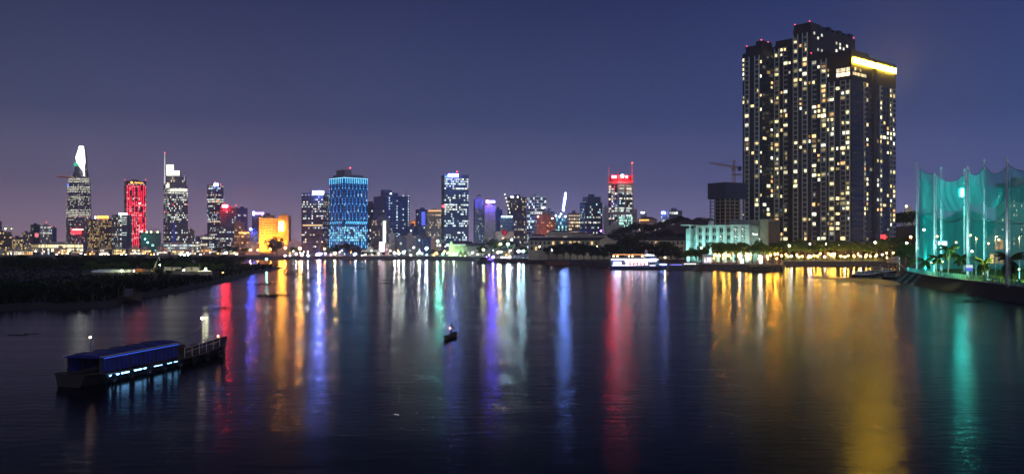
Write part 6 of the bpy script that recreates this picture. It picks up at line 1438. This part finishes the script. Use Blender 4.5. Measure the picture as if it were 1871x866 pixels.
street_lamp(245, 495, 331, 'small warm lamp before the orange container', (1, .8, .4), 700, .18, zb=2.0)
for i, (px, w_) in enumerate(((262, 5), (316, 6), (352, 5))):
    t = thing('site_hut', 'low pale site hut in the works yard, %s from the left' % ORD[i], 'hut', (*P(px, 344), 2.0 if i == 0 else 2.95), 0, 'site huts'); b = MB(); b.box(-w_ / 2, w_ / 2, -1, 1, 0, 1.1); o = link(bpy.data.objects.new('wall', b.mesh('wall', CREAM))); o.parent = t
    b = MB(); b.box(-w_ / 2 - .2, w_ / 2 + .2, -1.2, 1.2, 1.1, 1.25); o = link(bpy.data.objects.new('roof', b.mesh('roof', METAL))); o.parent = t
    b = MB(); b.box(-.4, .4, -1.05, -1, .1, .95); o = link(bpy.data.objects.new('door', b.mesh('door', DKGREY))); o.parent = t
gr_ = random.Random(23)
for i, px in enumerate((160, 178, 196, 214, 232, 268, 290, 306, 322, 340, 358, 372, 388, 404)):
    tree(GBUSH, px + gr_.uniform(-4, 4), 358 + gr_.uniform(-3, 8), gr_.uniform(2.8, 4.4), 'green lamplit bush behind the works yard, %s from the left' % ordn(i), 'bushes behind the works yard', zb=2.1, name='bush', cat='bush', wide=1.3, base_h=4.0)
# stakes and a grounded boat on the shore of the spit
t = thing('wrecked_boat', 'dark boat lying on the shore of the spit with broken upright posts', 'boat', (*P(222, 196), .1), -.2)
b = MB(); b.rings([[(s_ * 5, -w_, 1.0 + z), (s_ * 5, -w_ * .6, 0), (s_ * 5, w_ * .6, 0), (s_ * 5, w_, 1.0 + z)] for s_, w_, z in ((-1, .6, .3), (-.5, 1.3, 0), (.4, 1.3, 0), (1, .1, .7))]); o = link(bpy.data.objects.new('hull', b.mesh('hull', WOOD))); o.parent = t
for q in range(5): b = MB(); b.tube([(-2 + q * 1.3, 0, .5), (-2.1 + q * 1.4, 0, 2.2 + (q % 3) * .7)], .12, 5); o = link(bpy.data.objects.new('post', b.mesh('post', WOOD))); o.parent = t
b = MB(); b.box(1.2, 2.6, -.7, .7, 1, 2.7); o = link(bpy.data.objects.new('cabin', b.mesh('cabin', mat('worn_grey_wood', (.10, .10, .11), .8)))); o.parent = t
st_ = thing('shore_fence', 'line of thin stakes standing in the water off the spit end', 'stakes', (*P(466, 365), 0))
for q in range(7):
    b = MB(); p = P(452 + q * 4.6, 345 + q * 9); b.tube([(p[0], p[1], -1), (p[0] + .2, p[1], 1.0 + (q % 2) * .5)], .12, 5); b.build('stake', WOOD, st_)

# ------------------------------------------------------------------ long river boat in the lower left, at rest
S0 = np.array((X(128, 76), 76.0)); B0 = np.array((X(412, 101), 101.0)); dv = B0 - S0; LB_ = float(np.linalg.norm(dv)); ang = math.atan2(dv[1], dv[0]); mid = (S0 + B0) / 2
root = thing('river_boat', 'long low dark river boat with a blue tarpaulin cabin and blue glow on the water', 'boat', (mid[0], mid[1], 0), ang)
hl = LB_ / 2; rr_ = []
for s_, wd, sh in ((-1, .75, .25), (-.8, 1, .05), (-.2, 1.05, -.1), (.4, 1.0, -.05), (.75, .72, .25), (.93, .3, .7), (1, .05, .95)):
    rr_.append([(s_ * hl, -2.0 * wd, .85 + sh), (s_ * hl - .15, -1.5 * wd, .1), (s_ * hl - .2, -.9 * wd, -.6), (s_ * hl - .2, .9 * wd, -.6), (s_ * hl - .15, 1.5 * wd, .1), (s_ * hl, 2.0 * wd, .85 + sh)])
b = MB(); b.rings(rr_); o = link(bpy.data.objects.new('hull', b.mesh('hull', mat('tarred_wood', (.025, .022, .02), .5, scale=1.5, bump=.3)))); o.parent = root
def rpart(nm, m, fn, smooth=False, par=None):
    b = MB(); fn(b); o = link(bpy.data.objects.new(nm, b.mesh(nm, m, smooth))); o.parent = par or root; return o
rpart('rubbing_strake', WOOD, lambda b: [b.tube([(r[0][0], r[0][1] * 1.02, r[0][2]) for r in rr_], .08, 5), b.tube([(r[-1][0], r[-1][1] * 1.02, r[-1][2]) for r in rr_], .08, 5)])
TARP = mat('blue_tarpaulin', (.012, .03, .22), .5, scale=1.2, bump=.4)
c0, c1 = -hl * .86, hl * .06
rpart('cabin_frame', WOOD, lambda b: [b.box(c0 + q * (c1 - c0) / 6 - .06, c0 + q * (c1 - c0) / 6 + .06, sd * 1.62 - .06, sd * 1.62 + .06, .7, 2.3) for q in range(7) for sd in (-1, 1)])
for q in range(6):
    def fn(b, q=q):
        x0_, x1_ = c0 + q * (c1 - c0) / 6 + .06, c0 + (q + 1) * (c1 - c0) / 6 - .06; nn = 6
        for i in range(nn):
            a0, a1 = x0_ + (x1_ - x0_) * i / nn, x0_ + (x1_ - x0_) * (i + 1) / nn; y0_, y1_ = -1.68 - .05 * (i % 2), -1.68 - .05 * ((i + 1) % 2)
            b.quad((a0, y0_, 1.0), (a1, y1_, 1.0), (a1, y1_ + .04, 2.25), (a0, y0_ + .04, 2.25)); pass
    rpart('tarpaulin_panel', TARP, fn)
    rpart('tarpaulin_panel', TARP, lambda b, q=q: b.quad((c0 + (q + 1) * (c1 - c0) / 6 - .06, 1.68, 1.0), (c0 + q * (c1 - c0) / 6 + .06, 1.68, 1.0), (c0 + q * (c1 - c0) / 6 + .06, 1.66, 2.25), (c0 + (q + 1) * (c1 - c0) / 6 - .06, 1.66, 2.25)))
rpart('cabin_roof', TARP, lambda b: b.rings([[(x_, 1.8 * math.cos(q * math.pi / 6), 2.3 + .32 * math.sin(q * math.pi / 6)) for q in range(7)] for x_ in (c0 - .3, (c0 + c1) / 2, c1 + .3)]))
rpart('roof_trail_rail', mat('light_trail_pale', (.7, .55, .5), .5), lambda b: [b.tube([(c0 - .3, -1.82, 2.42), (c1 + .3, -1.82, 2.42)], .05, 6), b.tube([(c0 - .3, 1.82, 2.42), (c1 + .3, 1.82, 2.42)], .05, 6)])  # rails added, coloured pale to stand for a streak of lamp light
BLG = em('blue_strip_light', (.06, .16, 1), .7)
rpart('blue_light_strip', BLG, lambda b: b.box(c0 + .2, c1 - .2, -1.86, -1.80, 2.22, 2.30))
PBL = em('pale_blue_strip_light', (.20, .52, 1), 11)
for q in range(7): rpart('deck_light', PBL, lambda b, q=q: b.box(c0 + .7 + q * (c1 - c0) / 7.2, c0 + .7 + q * (c1 - c0) / 7.2 + (1.25, 1.1, 1.3, 1.0, 1.3, 1.15, 1.1)[q], -2.07, -2.0, .62, .72))
for q in range(8):                                            # old tyres hung along the side
    xq = -hl * .78 + q * hl * .2
    rpart('tyre', DARKM, lambda b, xq=xq: b.tube([(xq + .32 * math.cos(t * .6283), -2.2, .42 + .32 * math.sin(t * .6283)) for t in range(11)], .11, 6, False))
for q, (xq, yq, sz) in enumerate(((hl * .2, .5, .8), (hl * .27, -.4, .6), (hl * .34, .6, .7), (hl * .5, .2, .55))):
    rpart('cargo_crate', WOOD, lambda b: [b.box(xq, xq + sz, yq - sz / 2, yq + sz / 2, 1.03, 1.03 + sz)])
rpart('rope_coil', mat('rope', (.3, .24, .15), .9), lambda b: b.tube([(hl * .8 + .35 * math.cos(t * .7), .35 * math.sin(t * .7), 1.05 + t * .012) for t in range(28)], .04, 5))
rpart('mooring_rope', MATS['rope'], lambda b: b.tube([(hl * .62, 0, 3.4), (hl * .3, -.2, 2.5), (c1, 0, 2.6)], .025, 4, False))
for q in range(5): rpart('roof_batten', WOOD, lambda b, q=q: b.tube([(c0 + 1 + q * (c1 - c0) / 5, 1.8 * math.cos(t * math.pi / 6), 2.33 + .33 * math.sin(t * math.pi / 6)) for t in range(7)], .035, 4))
rpart('hatch_boards', WOOD, lambda b: [b.box(hl * .1 + q * .62, hl * .1 + q * .62 + .56, -1.3, 1.3, .78, 1.02) for q in range(10)])
rpart('foredeck_trail_rail', MATS['light_trail_pale'], lambda b: [b.tube([(hl * .12, -1.9, 1.75), (hl * .72, -1.35, 2.1)], .035, 5), b.tube([(hl * .12, -1.9, 1.35), (hl * .72, -1.35, 1.7)], .03, 5)] + [b.tube([(hl * (.12 + q * .12), -1.9 + q * .11, .8), (hl * (.12 + q * .12), -1.9 + q * .11, 1.75 + q * .07)], .03, 4) for q in range(6)])  # pale rail added for the forward streak of lamp light
m_ = rpart('stern_mast', METAL, lambda b: b.tube([(c0 + .8, 0, 2.5), (c0 + .8, 0, 4.0)], .05, 6)); rpart('bow_mast', METAL, lambda b: b.tube([(hl * .62, 0, .9), (hl * .62, 0, 4.2)], .06, 6))
put('stern_lamp', glow_mesh((1, .62, .45), 30), root, (c0 + .8, 0, 4.0), 0, (.1, .1, .1)); put('bow_lamp', glow_mesh((1, .8, .7), 40), root, (hl * .62, 0, 4.25), 0, (.12, .12, .12)); put('port_lamp', glow_mesh((1, .30, .10), 30), root, (hl * .70, -1.3, 2.25), 0, (.09, .09, .09))

# ------------------------------------------------------------------ sampan with a standing rower
D = 117.0
root = thing('sampan', 'tiny dark sampan in mid-river seen end on', 'boat', (X(823, D), D, 0), 1.35)
rr_ = [[(s_ * 2.4, -.52 * wd, .32 + sh), (s_ * 2.4, -.3 * wd, -.12), (s_ * 2.4, .3 * wd, -.12), (s_ * 2.4, .52 * wd, .32 + sh)] for s_, wd, sh in ((-1, .35, .28), (-.7, .85, .08), (0, 1, 0), (.7, .85, .08), (1, .3, .3))]
b = MB(); b.rings(rr_); o = link(bpy.data.objects.new('hull', b.mesh('hull', WOOD))); o.parent = root
b = MB(); b.box(-.5, -.2, -.45, .45, .3, .36); b.box(.9, 1.2, -.42, .42, .32, .38); o = link(bpy.data.objects.new('thwart', b.mesh('thwart', WOOD))); o.parent = root
t = thing('lantern', 'small red and white lantern on the sampan before the rower', 'lantern', (X(822.6, D - .9), D - .9, .32)); b = MB(); b.tube([(0, 0, 0), (0, 0, 1.0)], .02, 5); o = link(bpy.data.objects.new('stick', b.mesh('stick', WOOD))); o.parent = t; put('glass', glow_mesh((1, .35, .25), 22), t, (0, 0, 1.05), 0, (.08, .08, .08))
# rower: one skinned body
pr = thing('person', 'person in dark clothes standing and rowing in the tiny sampan', 'person', (X(823.6, D), D, .30), .2)
J = {'pelvis': (0, 0, .86), 'spine': (.03, 0, 1.08), 'chest': (.08, 0, 1.28), 'neck': (.11, 0, 1.43), 'head': (.13, 0, 1.55), 'crown': (.14, 0, 1.66),
     'hl': (0, .1, .82), 'kl': (.10, .12, .46), 'al': (.02, .13, .08), 'tl': (.16, .14, .03), 'hr': (0, -.1, .82), 'kr': (-.02, -.14, .45), 'ar': (-.16, -.15, .08), 'tr': (-.02, -.16, .03),
     'sl': (.08, .17, 1.36), 'el': (.22, .24, 1.14), 'wl': (.42, .14, 1.10), 'fl': (.50, .10, 1.11), 'sr': (.08, -.17, 1.36), 'er': (.20, -.24, 1.12), 'wr': (.40, -.06, 1.04), 'fr': (.48, -.02, 1.05)}
E = [('pelvis', 'spine'), ('spine', 'chest'), ('chest', 'neck'), ('neck', 'head'), ('head', 'crown'), ('pelvis', 'hl'), ('hl', 'kl'), ('kl', 'al'), ('al', 'tl'), ('pelvis', 'hr'), ('hr', 'kr'), ('kr', 'ar'), ('ar', 'tr'), ('chest', 'sl'), ('sl', 'el'), ('el', 'wl'), ('wl', 'fl'), ('chest', 'sr'), ('sr', 'er'), ('er', 'wr'), ('wr', 'fr')]
RAD = {'pelvis': .14, 'spine': .13, 'chest': .15, 'neck': .055, 'head': .095, 'crown': .075, 'hl': .095, 'kl': .065, 'al': .045, 'tl': .035, 'hr': .095, 'kr': .065, 'ar': .045, 'tr': .035, 'sl': .065, 'el': .05, 'wl': .035, 'fl': .03, 'sr': .065, 'er': .05, 'wr': .035, 'fr': .03}
ks = list(J); me = bpy.data.meshes.new('body'); me.from_pydata([J[q] for q in ks], [(ks.index(a), ks.index(c)) for a, c in E], []); me.materials.append(mat('dark_cloth', (.03, .03, .04), .9))
body = link(bpy.data.objects.new('body', me)); body.parent = pr; sk = body.modifiers.new('skin', 'SKIN')
for i, q in enumerate(ks): me.skin_vertices[0].data[i].radius = (RAD[q], RAD[q]); me.skin_vertices[0].data[i].use_root = (q == 'pelvis')
body.modifiers.new('sub', 'SUBSURF').levels = 1; body.modifiers['sub'].render_levels = 2
b = MB(); b.rings([[(.14 + r * math.cos(q * .628), r * math.sin(q * .628), z) for q in range(10)] for r, z in ((.24, 1.62), (.12, 1.70), (.02, 1.78))]); o = link(bpy.data.objects.new('conical_hat', b.mesh('conical_hat', mat('straw', (.25, .2, .12), .9)))); o.parent = pr
ow = thing('oar', 'long dark oar held by the rower and dipping in the river', 'oar', (X(823.6, D), D, .3), .2); b = MB(); b.tube([(.20, .1, 1.35), (.5, .05, 1.1), (1.9, -.4, -.32)], .025, 6); o = link(bpy.data.objects.new('shaft', b.mesh('shaft', WOOD))); o.parent = ow
b = MB(); b.v = [(1.6, -.38, -.02), (1.72, -.30, -.06), (2.1, -.42, -.48), (1.98, -.5, -.46), (1.6, -.38, -.05), (1.72, -.30, -.09), (2.1, -.42, -.51), (1.98, -.5, -.49)]; b.f = [(0, 1, 2, 3), (7, 6, 5, 4), (0, 4, 5, 1), (1, 5, 6, 2), (2, 6, 7, 3), (3, 7, 4, 0)]; b.c = [None] * 6; o = link(bpy.data.objects.new('blade', b.mesh('blade', WOOD))); o.parent = ow

# ------------------------------------------------------------------ the humid night air
hz = MB(); hz.box(-3200, 3200, -150, 3300, -1.6, 300)
hm = bpy.data.materials.new('night_haze'); hm.use_nodes = True; t = hm.node_tree; t.nodes.clear()
o = t.nodes.new('ShaderNodeOutputMaterial'); pv = t.nodes.new('ShaderNodeVolumePrincipled')
pv.inputs['Color'].default_value = (.85, .86, .95, 1); pv.inputs['Density'].default_value = 0.00018; pv.inputs['Anisotropy'].default_value = .6
t.links.new(pv.outputs[0], o.inputs['Volume'])
hz.build('haze', hm, kind='stuff')
